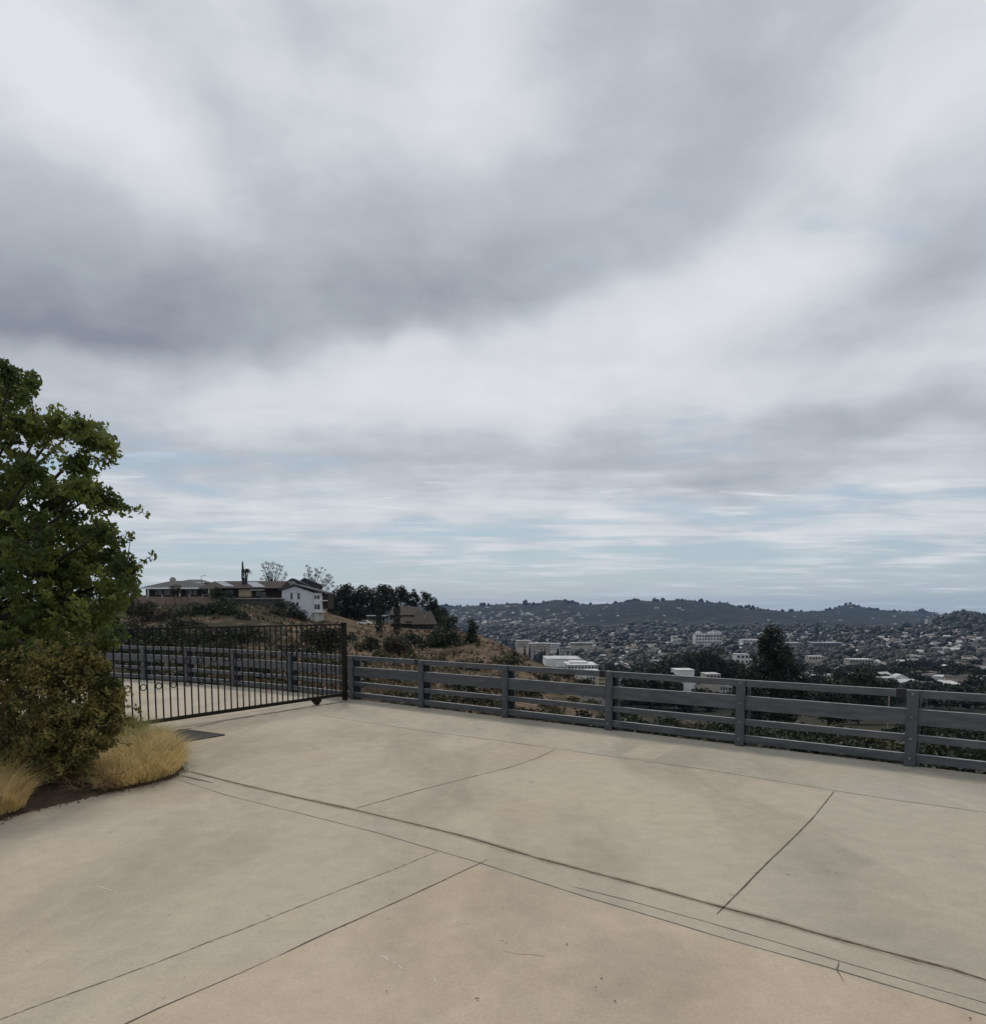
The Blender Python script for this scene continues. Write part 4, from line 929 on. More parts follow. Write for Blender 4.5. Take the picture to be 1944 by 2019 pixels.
# thin cypress with a palm
columnar(482.5, 226, 1107, 6.5, 'very slim dark cypress spike rising beside a palm behind the solar roof', M['pine'], leaf=.16)
b = T(489, 227); rt = empty('palm_tree', b, 'palm with drooping fronds beside the slim cypress on the hilltop', 'tree'); top = ZZ(1124, 227)-b.z
MB().tube([(0,0,-.3),(0,0,top)], [.22,.18], 8).build('trunk', M['bark'], rt)
mb = MB()
for k in range(26):
    a_ = k*2.4; el_ = random.uniform(-.6, .9); ln_ = random.uniform(1.4, 2.2); pr = None
    for j in range(7):
        t = j/6; x = math.cos(el_)*ln_*t; z = math.sin(el_)*ln_*t - 1.0*t*t; c_ = Vector((math.cos(a_)*x, math.sin(a_)*x, top+z)); sd = Vector((-math.sin(a_), math.cos(a_), -.3))*(.22*math.sin(math.pi*(t*.85+.12)))
        if pr: mb.add([pr[0], pr[1], c_-sd, c_+sd], [(0,1,2,3)])
        pr = (c_+sd, c_-sd)
mb.build('fronds', M['palm'], rt)
mb = MB()
for k in range(60):
    a_ = random.uniform(0, 6.28); z = random.uniform(top-2.3, top-.2); r = .5*(1-(top-z)/3.5)+.15; p = Vector((math.cos(a_)*r, math.sin(a_)*r, z)); mb.add([p, p+Vector((.1,0,-.7)), p+Vector((-.08,.1,-.6))], [(0,1,2)])
mb.build('dead_skirt', M['twig'], rt)
# pines
tree_far('pine_tree', [(688,1160,9,8),(680,1172,13,11),(692,1176,15,14),(672,1186,12,12),(688,1198,20,16),(704,1190,12,14)], 246, 688, 'broad dark pine with a pointed top, leftmost of the pines beside the white house', M['pine'])
tree_far('pine_tree', [(672,1168,10,12),(684,1180,16,14),(704,1176,12,12),(724,1178,12,14),(745,1186,12,14),(775,1182,10,12),(668,1206,16,12),(690,1212,18,12),(712,1208,16,12),(735,1208,18,12),(760,1208,16,12)], 240, 700, 'low dark mass of pine boughs between the white house and the brown house', M['pine'])
tree_far('pine_tree', [(658,1170,4,6),(657,1182,7,10),(656,1196,9,12)], 236, 657, 'small dark conifer in the gap right behind the white gable house', M['pine'])
tree_far('pine_tree', [(714,1160,8,5),(722,1166,10,8),(712,1172,8,8),(730,1172,7,8),(718,1184,11,8),(728,1192,9,8)], 250, 718, 'loose pine with patches of sky between its clumps, second from the white house', M['airy'], dens=20)
tree_far('pine_tree', [(757,1161,12,8),(750,1172,13,14),(766,1172,10,14),(757,1188,18,16),(742,1196,12,14)], 243, 757, 'rounded tall dark pine, the highest in the row beside the brown house', M['pine'])
tree_far('pine_tree', [(791,1163,9,7),(786,1174,10,12),(799,1176,9,12),(790,1188,14,12)], 247, 791, 'dark pine with a flat bushy top behind the right-hand cypress', M['pine'])
tree_far('pine_tree', [(815,1170,6,7),(814,1182,10,9),(824,1188,10,9),(810,1192,10,8)], 250, 815, 'narrow-topped pine between two taller pines above the brown roof', M['pine'])
tree_far('pine_tree', [(838,1174,6,7),(843,1180,8,9),(855,1186,6,8),(846,1194,14,12),(858,1200,8,10)], 248, 846, 'dark pine with a double top, rightmost of the tall row above the brown roof', M['pine'])
tree_far('oak_tree', [(866,1208,10,8),(876,1212,8,10),(862,1220,12,12),(874,1224,9,10),(855,1222,9,12)], 240, 866, 'round dark oak right of the brown house roof', M['darkleaf'])
columnar(747.5, 192, 1180, 15, 'slim dark Italian cypress, left one of the pair before the brown house', M['pine'], py_base=1254)
columnar(783, 190, 1182, 16, 'slim dark Italian cypress, right one of the pair before the brown house', M['pine'], py_base=1252)
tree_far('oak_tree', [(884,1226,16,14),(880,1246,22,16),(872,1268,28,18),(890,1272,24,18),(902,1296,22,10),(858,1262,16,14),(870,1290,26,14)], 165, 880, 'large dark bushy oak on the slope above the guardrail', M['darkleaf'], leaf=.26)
tree_far('oak_tree', [(929,1228,6,8),(932,1240,9,10),(928,1254,10,12),(936,1262,10,10),(927,1268,8,8)], 172, 931, 'small upright dark tree on the crest of the dry slope', M['darkleaf'], leaf=.22)
def bush(blobs, Y, px, label, m='darkleaf', leaf=.2, dens=26, group=None, name='bush'):
    return tree_far(name, blobs, Y, px, label, M[m], leaf, dens, 'bush', trunk=.08, group=group, prims=7, aspect=.6)
bush([(780,1262,16,8),(790,1272,18,12),(776,1282,16,14),(796,1286,12,10),(768,1272,10,12)], 130, 782, 'olive round bush on the dry slope below the cypresses', 'scrub')
bush([(815,1262,15,9),(828,1270,12,9),(808,1256,10,7),(838,1268,7,6)], 155, 818, 'low dark bush spreading below the brown house', 'darkleaf')
bush([(728,1262,8,9),(734,1272,9,10),(724,1276,8,8),(742,1266,5,5)], 125, 730, 'small dark bush alone on the bare brown slope', 'darkleaf')
bush([(1010,1290,6,5),(1016,1292,6,4)], 150, 1013, 'low brown bush near the ridge of the dry slope', 'scrub')
bush([(1015,1303,12,7),(1005,1308,9,6)], 120, 1012, 'dark clump right above the top rail on the dry slope', 'darkleaf')
bush([(640,1248,24,14),(655,1264,22,16),(630,1262,22,16),(612,1252,16,12),(668,1250,12,14)], 110, 640, 'wide dark bush seen through the right end of the gate', 'darkleaf')
bush([(596,1222,7,11),(600,1212,6,8),(602,1230,7,8)], 190, 598, 'rounded dark shrub hugging the white house wall', 'darkleaf')
bush([(565,1196,13,8),(580,1203,12,9),(590,1214,9,10),(552,1190,9,6),(575,1214,14,8)], 188, 574, 'sloping mass of dark shrubs below the white house', 'darkleaf')
bush([(546,1206,12,7),(558,1210,10,7),(540,1210,7,5)], 184, 549, 'low dark shrub on the grassy bank below the deck', 'darkleaf')
bush([(437,1190,18,12),(450,1200,20,16),(430,1212,24,18),(458,1220,20,14),(415,1206,16,14),(440,1228,26,12)], 172, 438, 'big dark rounded bush below the retaining wall', 'darkleaf')
bush([(378,1200,20,11),(392,1212,20,14),(370,1218,22,14),(350,1214,14,10),(398,1228,18,10)], 168, 378, 'dark bush left of the biggest one under the retaining wall', 'darkleaf')
bush([(475,1216,10,10),(482,1226,10,12),(468,1228,9,10)], 165, 476, 'narrow dark bush at the edge of the grassy bank', 'darkleaf')
bush([(347,1160,9,6),(343,1168,6,5),(352,1166,6,5)], 194, 347, 'small shrub in front of the ranch house chimney', 'scrub', .14)
bush([(430,1166,9,7),(424,1174,10,7),(438,1174,9,7),(447,1172,8,7)], 195, 432, 'shrubs filling the gap between the ranch house and the brown house', 'darkleaf', .16)
bush([(455,1180,7,8),(452,1190,8,8)], 190, 454, 'dark shrub at the left end of the garden wall', 'darkleaf', .16)
bush([(290,1200,20,12),(272,1214,22,14),(300,1222,18,10),(262,1196,14,14)], 160, 282, 'grey-green scrub under the left end of the retaining wall', 'scrub')
bush([(318,1216,18,9),(330,1206,14,8),(342,1230,16,8)], 158, 325, 'brownish scrub under the middle of the retaining wall', 'scrub')
bush([(250+k*26, 1250+(k%3)*7, 20, 15) for k in range(10)], 118, 380, 'long band of dark brush seen through the upper gate pickets', 'darkleaf')
bush([(262+k*30, 1272+(k%2)*9, 20, 13) for k in range(7)], 95, 350, 'second band of dark brush low behind the gate pickets', 'darkleaf')
for i in range(75):                                 # scrub over the left hillside seen through the gate
    px = random.uniform(120, 700); Y = random.uniform(45, 150); r = random.uniform(8, 17)*(110/Y)**.5
    p0 = 1205 - (T(px, Y).z-H0)/Y*F
    bush([(px, p0-r*.5, r, r*.7), (px+r*.9, p0-r*.3, r*.8, r*.55), (px-r*.8, p0-r*.2, r*.7, r*.5)], Y, px, 'dark scrub bush on the slope seen through the gate pickets', 'darkleaf' if random.random() < .8 else 'scrub', .24*min(1, Y/90)+.03, 26, 'scrub bushes on the slope behind the gate')
for i in range(125):                                 # scattered on the dry slope
    px = random.uniform(690, 1180); Y = math.exp(random.uniform(math.log(28), math.log(150))); r = random.uniform(5, 24)*(60/Y)**.4
    p0 = 1205 - (T(px, Y).z-H0)/Y*F
    bush([(px, p0-r*.4, r, r*.6), (px+r*.8, p0-r*.3, r*.7, r*.5)], Y, px, 'small scrub bush on the brown slope below the guardrail', random.choice(['darkleaf', 'scrub', 'scrub']), .16*min(1, Y/60)+.03, 24, 'scrub bushes on the brown slope')
for i in range(120):                                # dark brush of the steep slope to the right
    px = random.uniform(1130, 2050); Y = math.exp(random.uniform(math.log(24), math.log(170)))
    if px < 1250 and Y > 120: continue
    r = random.uniform(16, 38)*(70/Y)**.25
    p0 = 1205 - (T(px, Y).z-H0)/Y*F
    bush([(px, p0-r*.6, r, r*.8), (px+r*.9, p0-r*.4, r*.8, r*.6), (px-r*.9, p0-r*.3, r*.8, r*.6)], Y, px, 'dark bush on the steep slope behind the guardrail', 'darkleaf' if random.random() < .78 else 'scrub', .0026*Y+.07, 24, 'dark bushes of the steep slope behind the guardrail')
# taller trees below the right part of the guardrail
def big_tree(px, Y, top, w, label, m='darkleaf', bushy=9):
    p0 = 1205 - (T(px, Y).z-H0)/Y*F; bl = []; hh = p0-top
    for k in range(bushy):
        t = (k+.5)/bushy; ww = w*(.5+.5*math.sin(math.pi*min(1, (1-t)*.9+.12)))*.5
        bl.append((px+random.uniform(-.5, .5)*w*.35, top+hh*.78*t+w*.10, ww, max(hh*.11, w*.13)))
        bl.append((px+random.choice((-1, 1))*ww*.8, top+hh*.78*t+w*.14, ww*.55, max(hh*.08, w*.12)))
    return tree_far('evergreen_tree' , bl, Y, px, label, M[m], .0017*Y+.04, 22, trunk=.3, prims=7)
big_tree(1524, 170, 1240, 62, 'tall dark evergreen towering over the valley beyond the guardrail')
big_tree(1552, 190, 1296, 60, 'lower dark tree leaning against the tall evergreen on its right side')
big_tree(1397, 520, 1278, 52, 'dark pointed tree just left of the tall evergreen, in front of the white hospital')
big_tree(1367, 540, 1286, 46, 'dark evergreen directly below the white hospital')
big_tree(1325, 500, 1291, 56, 'broad dark tree rising above the top rail left of the hospital')
big_tree(1297, 480, 1306, 50, 'dark tree over the top rail, left end of the tree belt')
big_tree(1440, 520, 1300, 62, 'dark round-topped tree between the tall evergreen and the hospital trees')
big_tree(1476, 150, 1318, 56, 'dark tree whose crown just clears the top rail beside the tall evergreen')
big_tree(1640, 230, 1336, 60, 'wide dark tree low over the top rail right of the tall evergreen')
big_tree(1700, 260, 1316, 76, 'broad round dark tree over the right half of the guardrail')
big_tree(1245, 330, 1330, 50, 'dark tree between the cream apartment block and the top rail')
big_tree(1215, 120, 1392, 60, 'dark tree hidden mostly behind the rails below the cream block')

# knee-high dry grass and weeds over the hillside
n = 30000; pxg = rng.uniform(60, 1230, n); Yg = np.exp(rng.uniform(math.log(19), math.log(215), n)); ug = (pxg-CX)/(F*1.0038); xg = ug*Yg; zg = zt(xg, Yg)
den = fbm(xg*.07+40, Yg*.07+9, 4) + .25*rng.normal(size=n); kp = (den > -.15) & ~inside(np.stack([xg, Yg], 1), deck_pts); xg, Yg, zg = xg[kp], Yg[kp], zg[kp]; n = len(xg)
hg = rng.uniform(.14, .42, n)*(1+Yg/220); wg = hg*rng.uniform(.25, .7, n); ag = rng.uniform(0, math.pi, n); ca_, sa_ = np.cos(ag)*wg, np.sin(ag)*wg
lx, ly = rng.normal(size=n)*hg*.4, rng.normal(size=n)*hg*.4
Vg = np.stack([np.stack([xg-ca_, Yg-sa_, zg-.05], 1), np.stack([xg+ca_*.6, Yg+sa_*.6, zg-.05], 1), np.stack([xg+lx+ca_*.9, Yg+ly+sa_*.6, zg+hg*.7], 1), np.stack([xg+lx, Yg+ly, zg+hg], 1), np.stack([xg+lx-ca_*.7, Yg+ly-sa_*.7, zg+hg*.75], 1)], 1).reshape(-1, 3)
hm1, hm2 = leafmat('slope_dry_grass', (.19,.135,.085), (.09,.064,.042), .25, .10), leafmat('slope_weeds', (.075,.068,.035), (.032,.030,.018), .2, .2)
tag(obj('slope_grass', npmesh('slope_grass', Vg, np.arange(n*5), np.full(n, 5), [hm1, hm2], (rng.random(n) < np.where(np.abs(xg/Yg+.12) < .13, .3, .62)).astype(int))), 'dry grass and weeds over the hillside', 'grass', kind='stuff')

# ------------------------------------------------------------------ named buildings of the valley
keepout = []
def block(name, px0, px1, top, base, Y, label, mw='cityw', depth=None, floors=0, bays=0, extra=(), rz=0):
    keepout.append((px0, px1, Y, base))
    w = XX(px1, Y)-XX(px0, Y); z1 = ZZ(top, Y); z0 = min(ZZ(base, Y), float(zt(XX((px0+px1)/2, Y), Y)[0])) - 2
    c = Vector(((XX(px0, Y)+XX(px1, Y))/2, Y, z0)); rt = empty(name, c, label, 'building', rz=rz); hh = z1-z0; d = depth or w*.6
    MB().box(-w/2, w/2, 0, d, 0, hh-.5).build('wall', M[mw], rt)
    MB().box(-w/2-.25, w/2+.25, -.25, d+.25, hh-.497, hh).build('roof', M['roofl'], rt)
    vis = ZZ(top, Y)-ZZ(base, Y)
    for f in range(floors):
        zz = hh - .9 - (f+.62)*(vis-.9)/floors
        for k in range(bays):
            x = -w/2 + (k+.5)*w/bays; ww = w/bays*.28
            MB().box(x-ww, x+ww, -.12, -.02, zz, zz+(vis/floors)*.42).build('window', M['glass'], rt)
    for (a_, b_2, t_, y_, dd, mm, nm) in extra:
        MB().box(XX(a_, Y)-c.x, XX(b_2, Y)-c.x, y_, y_+dd, hh-.1, ZZ(t_, Y)-z0).build(nm, M[mm], rt)
    return rt, hh, w, c
rt, hh, w, c = block('hospital', 1373, 1425, 1250.5, 1271, 1900, 'long white hospital-like building with rows of windows and a domed end', 'cityw', 30, 3, 9, ((1402, 1425, 1246, 3, 22, 'cityw', 'upper_storey'), (1408, 1416, 1244, 4, 12, 'roofl', 'plant_room')))
mb = MB(); cx_ = XX(1380.5, 1900)-c.x; R_ = 7/F*1900
for i in range(6):
    a0, a1 = i/6*math.pi/2, (i+1)/6*math.pi/2
    mb.tube([(cx_, 13, hh+R_*.8*math.sin(a0)), (cx_, 13, hh+R_*.8*math.sin(a1)+.01)], [R_*math.cos(a0), R_*math.cos(a1)+.01], 16)
mb.build('dome', M['roofl'], rt)
MB().box(-w/2-.2, w/2+.2, -.4, -.14, hh*.80, hh*.80+.9).build('band', M['glass'], rt)
block('white_building', 1327, 1338, 1254, 1270, 1880, 'small white block building just left of the long white hospital', 'cityw', 18, 2, 3)
block('white_building', 1336, 1346, 1259, 1272, 1870, 'stepped low white annex between the small block and the hospital', 'cityw', 16, 1, 3)
block('flat_building', 1467, 1503, 1261, 1269, 1950, 'long flat white building just left of the tall evergreen', 'cityw', 30, 1, 10)
block('flat_building', 1553, 1582, 1267, 1276, 1900, 'pale flat building just right of the tall evergreen', 'cityc', 30, 1, 8)
block('flat_building', 1606, 1666, 1267, 1279, 1800, 'long flat-roofed building with a dark window band beyond the tall evergreen', 'cityg', 30, 1, 12)
block('beige_building', 1599, 1628, 1294, 1303, 1150, 'low brownish-pink building in front of the long flat-roofed one', 'cityc', 16, 1, 5)
block('beige_building', 1680, 1727, 1300, 1310, 1100, 'long low cream building in the middle of the valley on the right side', 'cityc', 20, 1, 8)
block('beige_building', 1765, 1781, 1317, 1322, 900, 'small cream flat-topped house near the right end of the top rail', 'cityw', 12, 1, 3)
block('tower_house', 1830, 1840.5, 1220.5, 1231, 2750, 'square white tower on the brow of the dark right-hand hill', 'cityw', 18, 2, 2)
block('apartment_block', 1018, 1046, 1263, 1278, 1500, 'left wing of the long beige apartment complex beyond the dry ridge', 'cityc', 24, 3, 8)
block('apartment_block', 1044, 1085, 1268.5, 1287, 1420, 'tallest middle wing of the long beige apartment complex', 'cityc', 24, 4, 10)
block('apartment_block', 1083, 1106, 1269, 1283, 1450, 'narrow pale wing in the middle of the beige apartment complex', 'cityw', 24, 3, 5)
block('apartment_block', 1104, 1126, 1276, 1289, 1380, 'cream square wing with dark gables of the beige apartment complex', 'cityc', 22, 2, 4, ((1104, 1116, 1272, 4, 12, 'roofd', 'gable'),))
block('apartment_block', 1126, 1168, 1267.5, 1276, 1600, 'low right wing of the beige apartment complex', 'cityc', 24, 1, 10)
block('warehouse', 1078, 1148, 1299.5, 1306, 820, 'wide white flat-roofed warehouse behind the end of the dry slope', 'cityw', 60, 0, 0)
block('warehouse', 1120, 1180, 1311, 1321, 640, 'large white-roofed warehouse right above the top rail', 'cityw', 40, 1, 9, ((1130, 1165, 1308, 14, 22, 'roofl', 'raised_roof'),))
block('apartment_block', 1157, 1182, 1322, 1353, 520, 'white two-storey apartment block with balconies seen under the top rail', 'cityw', 12, 3, 4)
block('apartment_block', 1182, 1199, 1326, 1354, 505, 'cream apartment block with dark windows beside the white one under the top rail', 'cream', 12, 3, 3)
block('beige_building', 1222, 1258, 1330, 1346, 600, 'pale house with a grey roof just right of the cream apartment block', 'cityc', 14, 1, 5)
block('white_building', 1337, 1372, 1321, 1330, 440, 'flat white building peeking over the top rail in the tree belt', 'cityw', 14, 0, 0)
block('white_building', 1396, 1424, 1329, 1341, 440, 'small pale house at the foot of the dark trees over the top rail', 'cityc', 12, 1, 4)
block('white_building', 1455, 1480, 1290, 1311, 800, 'white gabled building beside the tall evergreen', 'cityw', 14, 2, 3)
block('white_building', 1469, 1508, 1330, 1340, 560, 'long low pale building right at the top rail below the tall evergreen', 'cityw', 14, 1, 6)
for i, (a_, b_2) in enumerate(((1402, 1417), (1420, 1432), (1434, 1452))):
    block('white_building', a_, b_2, 1350+i, 1365, 450, ('left', 'middle', 'right')[i] + ' one of three white roofs in a row under the top rail', 'cityw', 10, 1, 3)
block('white_building', 1362, 1376, 1349, 1363, 450, 'bright white hut standing alone under the top rail', 'cityw', 6, 0, 0)
# house just below the deck, seen between the rails
h = empty('white_house', T(1172, 112), 'white house with a grey roof below the deck, seen between the two lowest rails', 'house'); l_ = h.location
Yh = 112; z0 = ZZ(1422, Yh)-l_.z
MB().box(XX(1140,Yh)-l_.x, XX(1212,Yh)-l_.x, 0, 6, z0-3, ZZ(1399,Yh)-l_.z).build('wall', M['whitetrim'], h)
hb = MB(); hb.hip(XX(1134,Yh)-l_.x, XX(1218,Yh)-l_.x, -.6, 7, ZZ(1398.5,Yh)-l_.z, ZZ(1377,Yh)-l_.z, 2.2, 2.2); hb.build('roof', M['greyroof'], h)
for a_, b_2 in ((1144, 1157), (1166, 1172), (1190, 1198)): MB().box(XX(a_,Yh)-l_.x, XX(b_2,Yh)-l_.x, -.06, -.01, ZZ(1416,Yh)-l_.z, ZZ(1402,Yh)-l_.z).build('window', M['glass'], h)
# utility poles
for px, Y, top, lab in ((1581, 210, 1363, 'pale wooden utility pole with a crossarm between the rails below the tall evergreen'), (1759, 170, 1358, 'grey utility pole with a crossarm under the top rail beside the right-hand post'), (1178, 600, 1296, 'thin utility pole rising over the white warehouse roofs'), (1272, 500, 1284, 'thin utility pole among the dark valley trees left of the hospital')):
    b = T(px, Y); hgt = ZZ(top, Y)-b.z; u = empty('utility_pole', b, lab, 'utility pole')
    MB().tube([(0,0,-.3),(0,0,hgt)], [.18,.12], 8).build('pole', M['stone'], u)
    MB().box(-1.3, 1.3, -.06, .06, hgt-1.0, hgt-.8).build('crossarm', M['stone'], u)

# ------------------------------------------------------------------ houses and trees of the valley
random.seed(5); rng = np.random.default_rng(5)
def house_tpl(w, d, h_, rh, kind):
    mb = MB(); x, y = w/2, d/2
    mb.box(-x, x, -y, y, -2, h_, 0)
    if kind == 'gable':
        e_ = .4; V_ = [(-x-e_,-y-e_,h_-.05),(x+e_,-y-e_,h_-.05),(x+e_,y+e_,h_-.05),(-x-e_,y+e_,h_-.05),(-x-e_,0,h_+rh),(x+e_,0,h_+rh)]
        mb.add(V_, [(0,1,5,4),(2,3,4,5)], 1); mb.add([(-x,-y,h_),(-x,y,h_),(-x,0,h_+rh-.2),(x,-y,h_),(x,y,h_),(x,0,h_+rh-.2)], [(0,2,1),(3,4,5)], 0)
    elif kind == 'hip':
        mb.hip(-x-.5, x+.5, -y-.5, y+.5, h_-.02, h_+rh, y*.9, y*.9, 1)
    else: mb.box(-x-.2, x+.2, -y-.2, y+.2, h_+.01, h_+.5, 1)
    for k in range(int(w/3)):
        wx = -x + (k+.5)*w/int(w/3)
        for s_ in (-1, 1): mb.box(wx-.6, wx+.6, s_*(y+.03)-.02, s_*(y+.03)+.02, 1.0, 2.2, 2)
    return mb
tpls = [(13, 9, 3, 2.2, 'gable'), (16, 10, 3, 2.0, 'hip'), (11, 9, 5.8, 2.0, 'gable'), (18, 11, 5.8, 0, 'flat'), (20, 12, 3.4, 0, 'flat'), (12, 12, 3.2, 2.4, 'hip')]
combos = [('cityw','roofl'),('cityw','roofd'),('cityw','roofr'),('cityc','roofl'),('cityc','roofd'),('cityc','roofr'),('cityg','roofl'),('cityw','roofl'),('cityg','roofd')]
spots = []
def row_for(px):
    Yc, r, ok = visible_Y(px, 0); return Yc, r, ok
cols = {p: row_for(p) for p in range(860, 2010, 10)}
def place(px, py):
    c_ = cols[min(2000, max(860, int(round(px/10)*10)))]; Yc, r, ok = c_
    d = np.where(ok, abs(r-py), 1e9); k = int(np.argmin(d))
    return float(Yc[k]) if d[k] < 4 else None
def urban(px, py, Y):                               # how built-up the spot is
    if px < 1150 and py < 1238: return .75 if py > 1206 else .25
    if Y > 3700 and px < 1640: return .05
    if Y > 3700: return .12
    if px > 1700 and 1212 < py < 1236 : return .16
    return 1.0
tries = 0
while len(spots) < 2100 and tries < 40000:
    tries += 1
    px = random.uniform(865, 1990); py = random.uniform(1196, 1380); Y = place(px, py)
    if Y is None or Y < 500: continue
    if random.random() > urban(px, py, Y) * (1.0 if py < 1290 else .36): continue
    Y *= random.uniform(.985, 1.015); u = (px-CX)/(F*1.0038); spots.append((u*Y, Y))
spots = np.array([p for p in spots if not any(a_-4 < p[0]/p[1]*F*1.0038+CX < b_2+4 and Yb*.7 < p[1] < Yb+60 for a_, b_2, Yb, bs in keepout)]); zz = zt(spots[:, 0], spots[:, 1]); order = np.argsort(spots[:, 1])
meshes = []
for i, tp in enumerate(tpls):
    for j, (a_, b_2) in enumerate(combos): meshes.append((i, j, house_tpl(*tp).mesh('house', [M[a_], M[b_2], M['glass']])))
names = {'cityw': 'white', 'cityc': 'beige', 'cityg': 'grey'}; rn = {'roofl': 'pale', 'roofd': 'dark', 'roofr': 'brown'}
kn = {'gable': 'gabled', 'hip': 'hipped', 'flat': 'flat'}
NIND = 270
for k in order[:NIND]:
    i, j, me = random.choice(meshes); o = obj('valley_house', me, loc=(spots[k, 0], spots[k, 1], zz[k]+.3)); o.rotation_euler[2] = random.choice((0, .35, -.4, .8, 1.5)) + random.uniform(-.15, .15)
    lab = f"tiny {names[combos[j][0]]} house with {rn[combos[j][1]]} {kn[tpls[i][4]]} roof among the valley trees"
    tag(o, lab, 'house', f"{names[combos[j][0]]} houses with {rn[combos[j][1]]} {kn[tpls[i][4]]} roofs in the valley")
# the rest of the town as one mass
VV, LL, TT, MI = [], [], [], []; off = 0
matl = ['cityw','cityc','cityg','roofl','roofd','roofr','glass']
cache = []
for i, tp in enumerate(tpls):
    mb = house_tpl(*tp); cache.append((np.array([tuple(v) for v in mb.v]), mb.f, mb.m))
for k in order[NIND:]:
    i = random.randrange(len(tpls)); V_, F_, Mm = cache[i]; a_, b_2 = random.choice(combos); th = random.uniform(-.9, 1.6); s_ = random.uniform(.8, 1.25) * (1.25 if spots[k,1] > 2500 else 1)
    c_, sn = math.cos(th)*s_, math.sin(th)*s_; Q = np.stack([V_[:, 0]*c_-V_[:, 1]*sn+spots[k, 0], V_[:, 0]*sn+V_[:, 1]*c_+spots[k, 1], V_[:, 2]*s_+zz[k]+.3], 1)
    VV.append(Q)
    for f, m_ in zip(F_, Mm): LL += [q_+off for q_ in f]; TT.append(len(f)); MI.append(matl.index((a_, b_2, 'glass')[m_]))
    off += len(V_)
tag(obj('far_town', npmesh('far_town', np.concatenate(VV), LL, TT, [M[x] for x in matl], MI)), 'mass of tiny distant houses across the valley', 'town', kind='stuff')

# tree canopy blobs: shared lumpy crowns
def lump(sub=2, seed=0):
    bm_ = bmesh.new(); bmesh.ops.create_icosphere(bm_, subdivisions=sub, radius=1); r = np.random.default_rng(seed)
    V_ = np.array([v.co[:] for v in bm_.verts]); F_ = np.array([[v.index for v in f.verts] for f in bm_.faces]); bm_.free()
    ph = r.random((5, 3))*6; k_2 = r.normal(size=(5, 3))*2.6
    n = sum(np.sin(V_@k_2[i] + ph[i, 0]) for i in range(5))*.09; V_ = V_*(1+n+r.normal(size=len(V_))*.10)[:, None]
    return V_, F_
tps = [lump(2, s) for s in range(6)]
cand = []
tries = 0
while len(cand) < 17500 and tries < 200000:
    tries += 1; px = random.uniform(860, 2000); py = random.uniform(1183, 1356) if random.random() < .95 else random.uniform(1290, 1440); Y = place(px, py)
    if Y is None or Y < 330 or (px < 1230 and (py > 1350 or Y < 700)): continue
    Y *= random.uniform(.97, 1.03); u = (px-CX)/(F*1.0038); cand.append((u*Y, Y))
cand = np.array(cand); cz = zt(cand[:, 0], cand[:, 1])
rad = np.clip(rng.lognormal(math.log(4.5), .35, len(cand)) * (1 + np.clip(cand[:, 1]-1500, 0, 4000)/3500*1.1), 2.4, 15)
cpx_ = cand[:, 0]/cand[:, 1]*F*1.0038+CX; kk = np.ones(len(cand), bool); rt_ = 1205-(cz+1.45*rad-H0)/cand[:, 1]*F
for a_, b_2, Yb, bs in keepout: kk &= ~((cpx_ > a_-3) & (cpx_ < b_2+3) & (cand[:, 1] < Yb+30) & (rt_ < bs-2) & (cand[:, 1] > Yb*.45))
cand, cz, rad = cand[kk], cz[kk], rad[kk]
# keep trees off houses
keep = np.ones(len(cand), bool)
for k in range(len(cand)):
    d = np.hypot(spots[:, 0]-cand[k, 0], (spots[:, 1]-cand[k, 1])); hit = d < 7+rad[k]*.6
    infront = (np.abs(spots[:, 0]-cand[k, 0]) < 8) & (spots[:, 1] > cand[k, 1]) & (spots[:, 1]-cand[k, 1] < 45)
    if hit.any() or (infront.any() and random.random() < .75): keep[k] = False
cand, cz, rad = cand[keep], cz[keep], rad[keep]; od = np.argsort(cand[:, 1]/rad)
NT = 285; tre = []
for s in range(5):
    n = 420; cl = [((rng.normal()*.35, rng.normal()*.35, .75+.3*rng.random()), (.55, .55, .5)) for _ in range(5)]
    P_ = clump_points(cl, 300, .5); me = leaf_mesh('crown', P_, .13, M['darkleaf'], .7, .4, 4); 
    tre.append(me)
trunk_me = MB().tube([(0,0,-.3),(0,0,.75)], [.06,.03], 5).mesh('trunk', M['bark'])
for k in od[:NT]:
    if False: pass
    rt = bpy.data.objects.new('valley_tree', None); link(rt); rt.location = (cand[k, 0], cand[k, 1], cz[k]); rt.scale = (rad[k],)*3; rt.rotation_euler[2] = random.uniform(0, 6.28); rt.empty_display_size = .1
    tag(rt, 'round dark-crowned tree in the nearer part of the valley town', 'tree', 'dark round trees of the nearer valley')
    obj('crown', random.choice(tre), rt); obj('trunk', trunk_me, rt)
VV, FF = [], []; off = 0
ltp = []
for s in range(4):
    cl = [((rng.normal()*.35, rng.normal()*.35, .2+.3*rng.random()), (.6, .6, .5)) for _ in range(5)]
    P_ = clump_points(cl, 230, .5); n = len(P_); t_ = rdir(n)*.16; b__ = np.cross(t_, rdir(n)); b__ = b__/np.linalg.norm(b__, axis=1)[:, None]*.11
    Vq = np.stack([P_-t_, P_-b__, P_+t_, P_+b__], 1).reshape(-1, 3); iq = np.arange(n)[:, None]*4
    ltp.append((Vq, np.concatenate([iq+np.array([0,1,2]), iq+np.array([0,2,3])])))
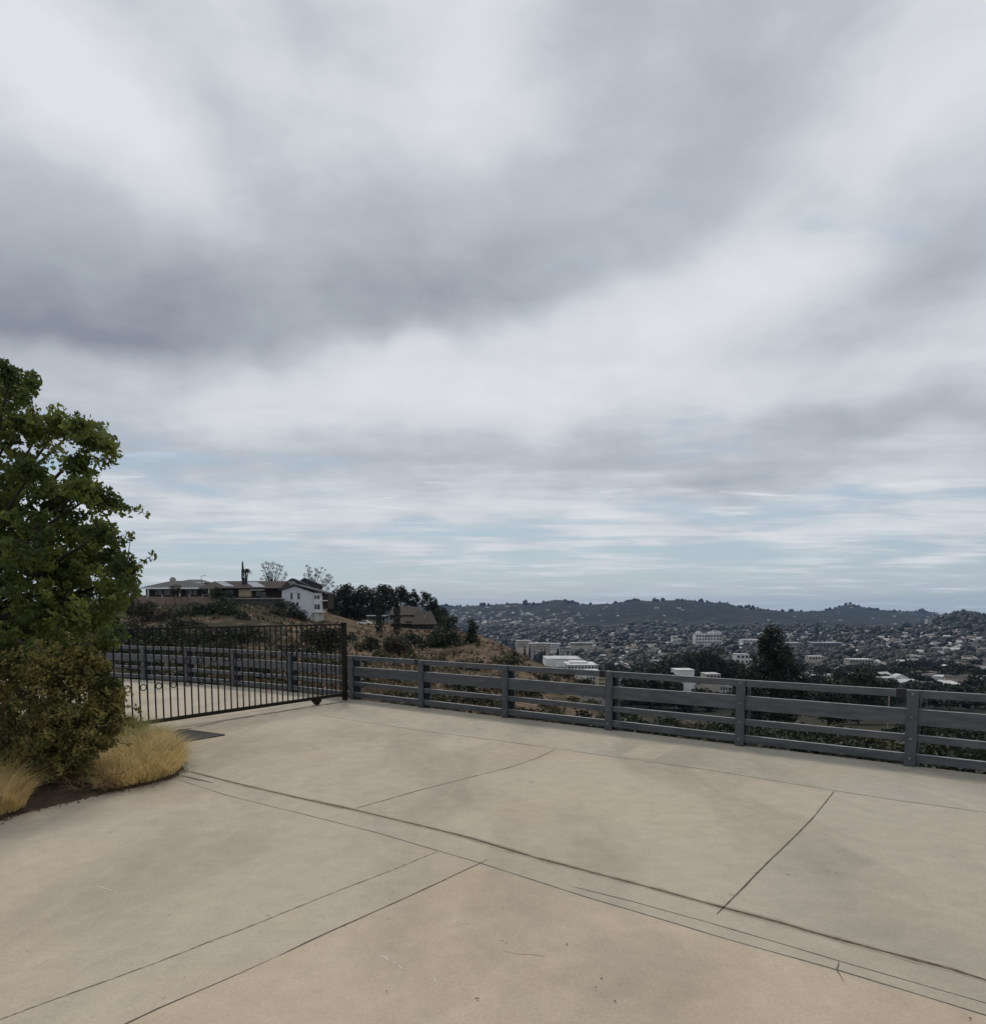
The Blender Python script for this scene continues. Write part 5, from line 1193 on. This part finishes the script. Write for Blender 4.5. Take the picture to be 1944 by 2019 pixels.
for k in od[NT:]:
    V_, F_ = tps[k % 6] if cand[k, 1] > 950 else ltp[k % 4]; r = rad[k]; fl = 1.0 if cand[k, 1] < 3600 else 1.3
    if cand[k, 1] > 3900: continue
    c_ = V_*np.array([r*fl, r*fl, r*random.uniform(.75, 1.35)/(fl*fl)]) + np.array([cand[k, 0], cand[k, 1], cz[k]+r*.55]); VV.append(c_); FF.append(F_+off); off += len(V_)
# ridge-line trees so the far skyline is uneven
for px in np.arange(862, 1995, 2.0):
    if random.random() < .5: continue
    Yc, r, ok = cols[min(2000, max(860, int(round(px/10)*10)))]; vis = np.where(ok)[0]; Yr = Yc[vis[-1]]; u = (px-CX)/(F*1.0038); Yr *= random.uniform(.985, 1.01)
    if random.random() < .5: Yr *= .97
    rr_ = random.uniform(3.5, 13)*(Yr/5000)*max(.35, .75+.6*math.sin(px*.11)*math.sin(px*.037+1)); V_, F_ = random.choice(tps); z_ = float(zt(u*Yr, Yr)[0])
    VV.append(V_*np.array([rr_*1.1, rr_, rr_*random.uniform(.7, 1.5)]) + np.array([u*Yr, Yr, z_+rr_*.5])); FF.append(F_+off); off += len(V_)
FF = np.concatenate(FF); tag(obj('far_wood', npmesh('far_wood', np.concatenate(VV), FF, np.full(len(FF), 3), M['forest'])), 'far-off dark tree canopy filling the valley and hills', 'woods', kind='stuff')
# slim valley cypresses in front of the beige complex
for px, top, w_2, Y in ((1044.5,1272,4.5,1050),(1054,1281,3,1040),(1068,1278,3,1030),(1074.5,1275,3.4,1030),(1035,1273,5,1060),(1100,1278,7,1000),(1120,1284,6,950),(1272,1285,6,700),(1560,1281,7,800),(1611,1225,6,2100)):
    columnar(px, Y, top, w_2, 'slim dark cypress standing in the valley before pale buildings', M['pine'], 'slim dark cypresses of the valley', leaf=.5)

# ------------------------------------------------------------------ haze
hz = MB().box(-9500, 9500, -60, 17000, -220, 260).build('haze', [])
hm = bpy.data.materials.new('haze_air'); hm.use_nodes = True; t = hm.node_tree; t.nodes.clear()
pv = t.nodes.new('ShaderNodeVolumePrincipled'); pv.inputs['Density'].default_value = 3.3e-5; pv.inputs['Color'].default_value = (.38, .60, 1, 1)
oo = t.nodes.new('ShaderNodeOutputMaterial'); t.links.new(pv.outputs[0], oo.inputs['Volume'])
hz.data.materials.append(hm); tag(hz, 'thin bluish air over the valley', 'haze', kind='stuff')
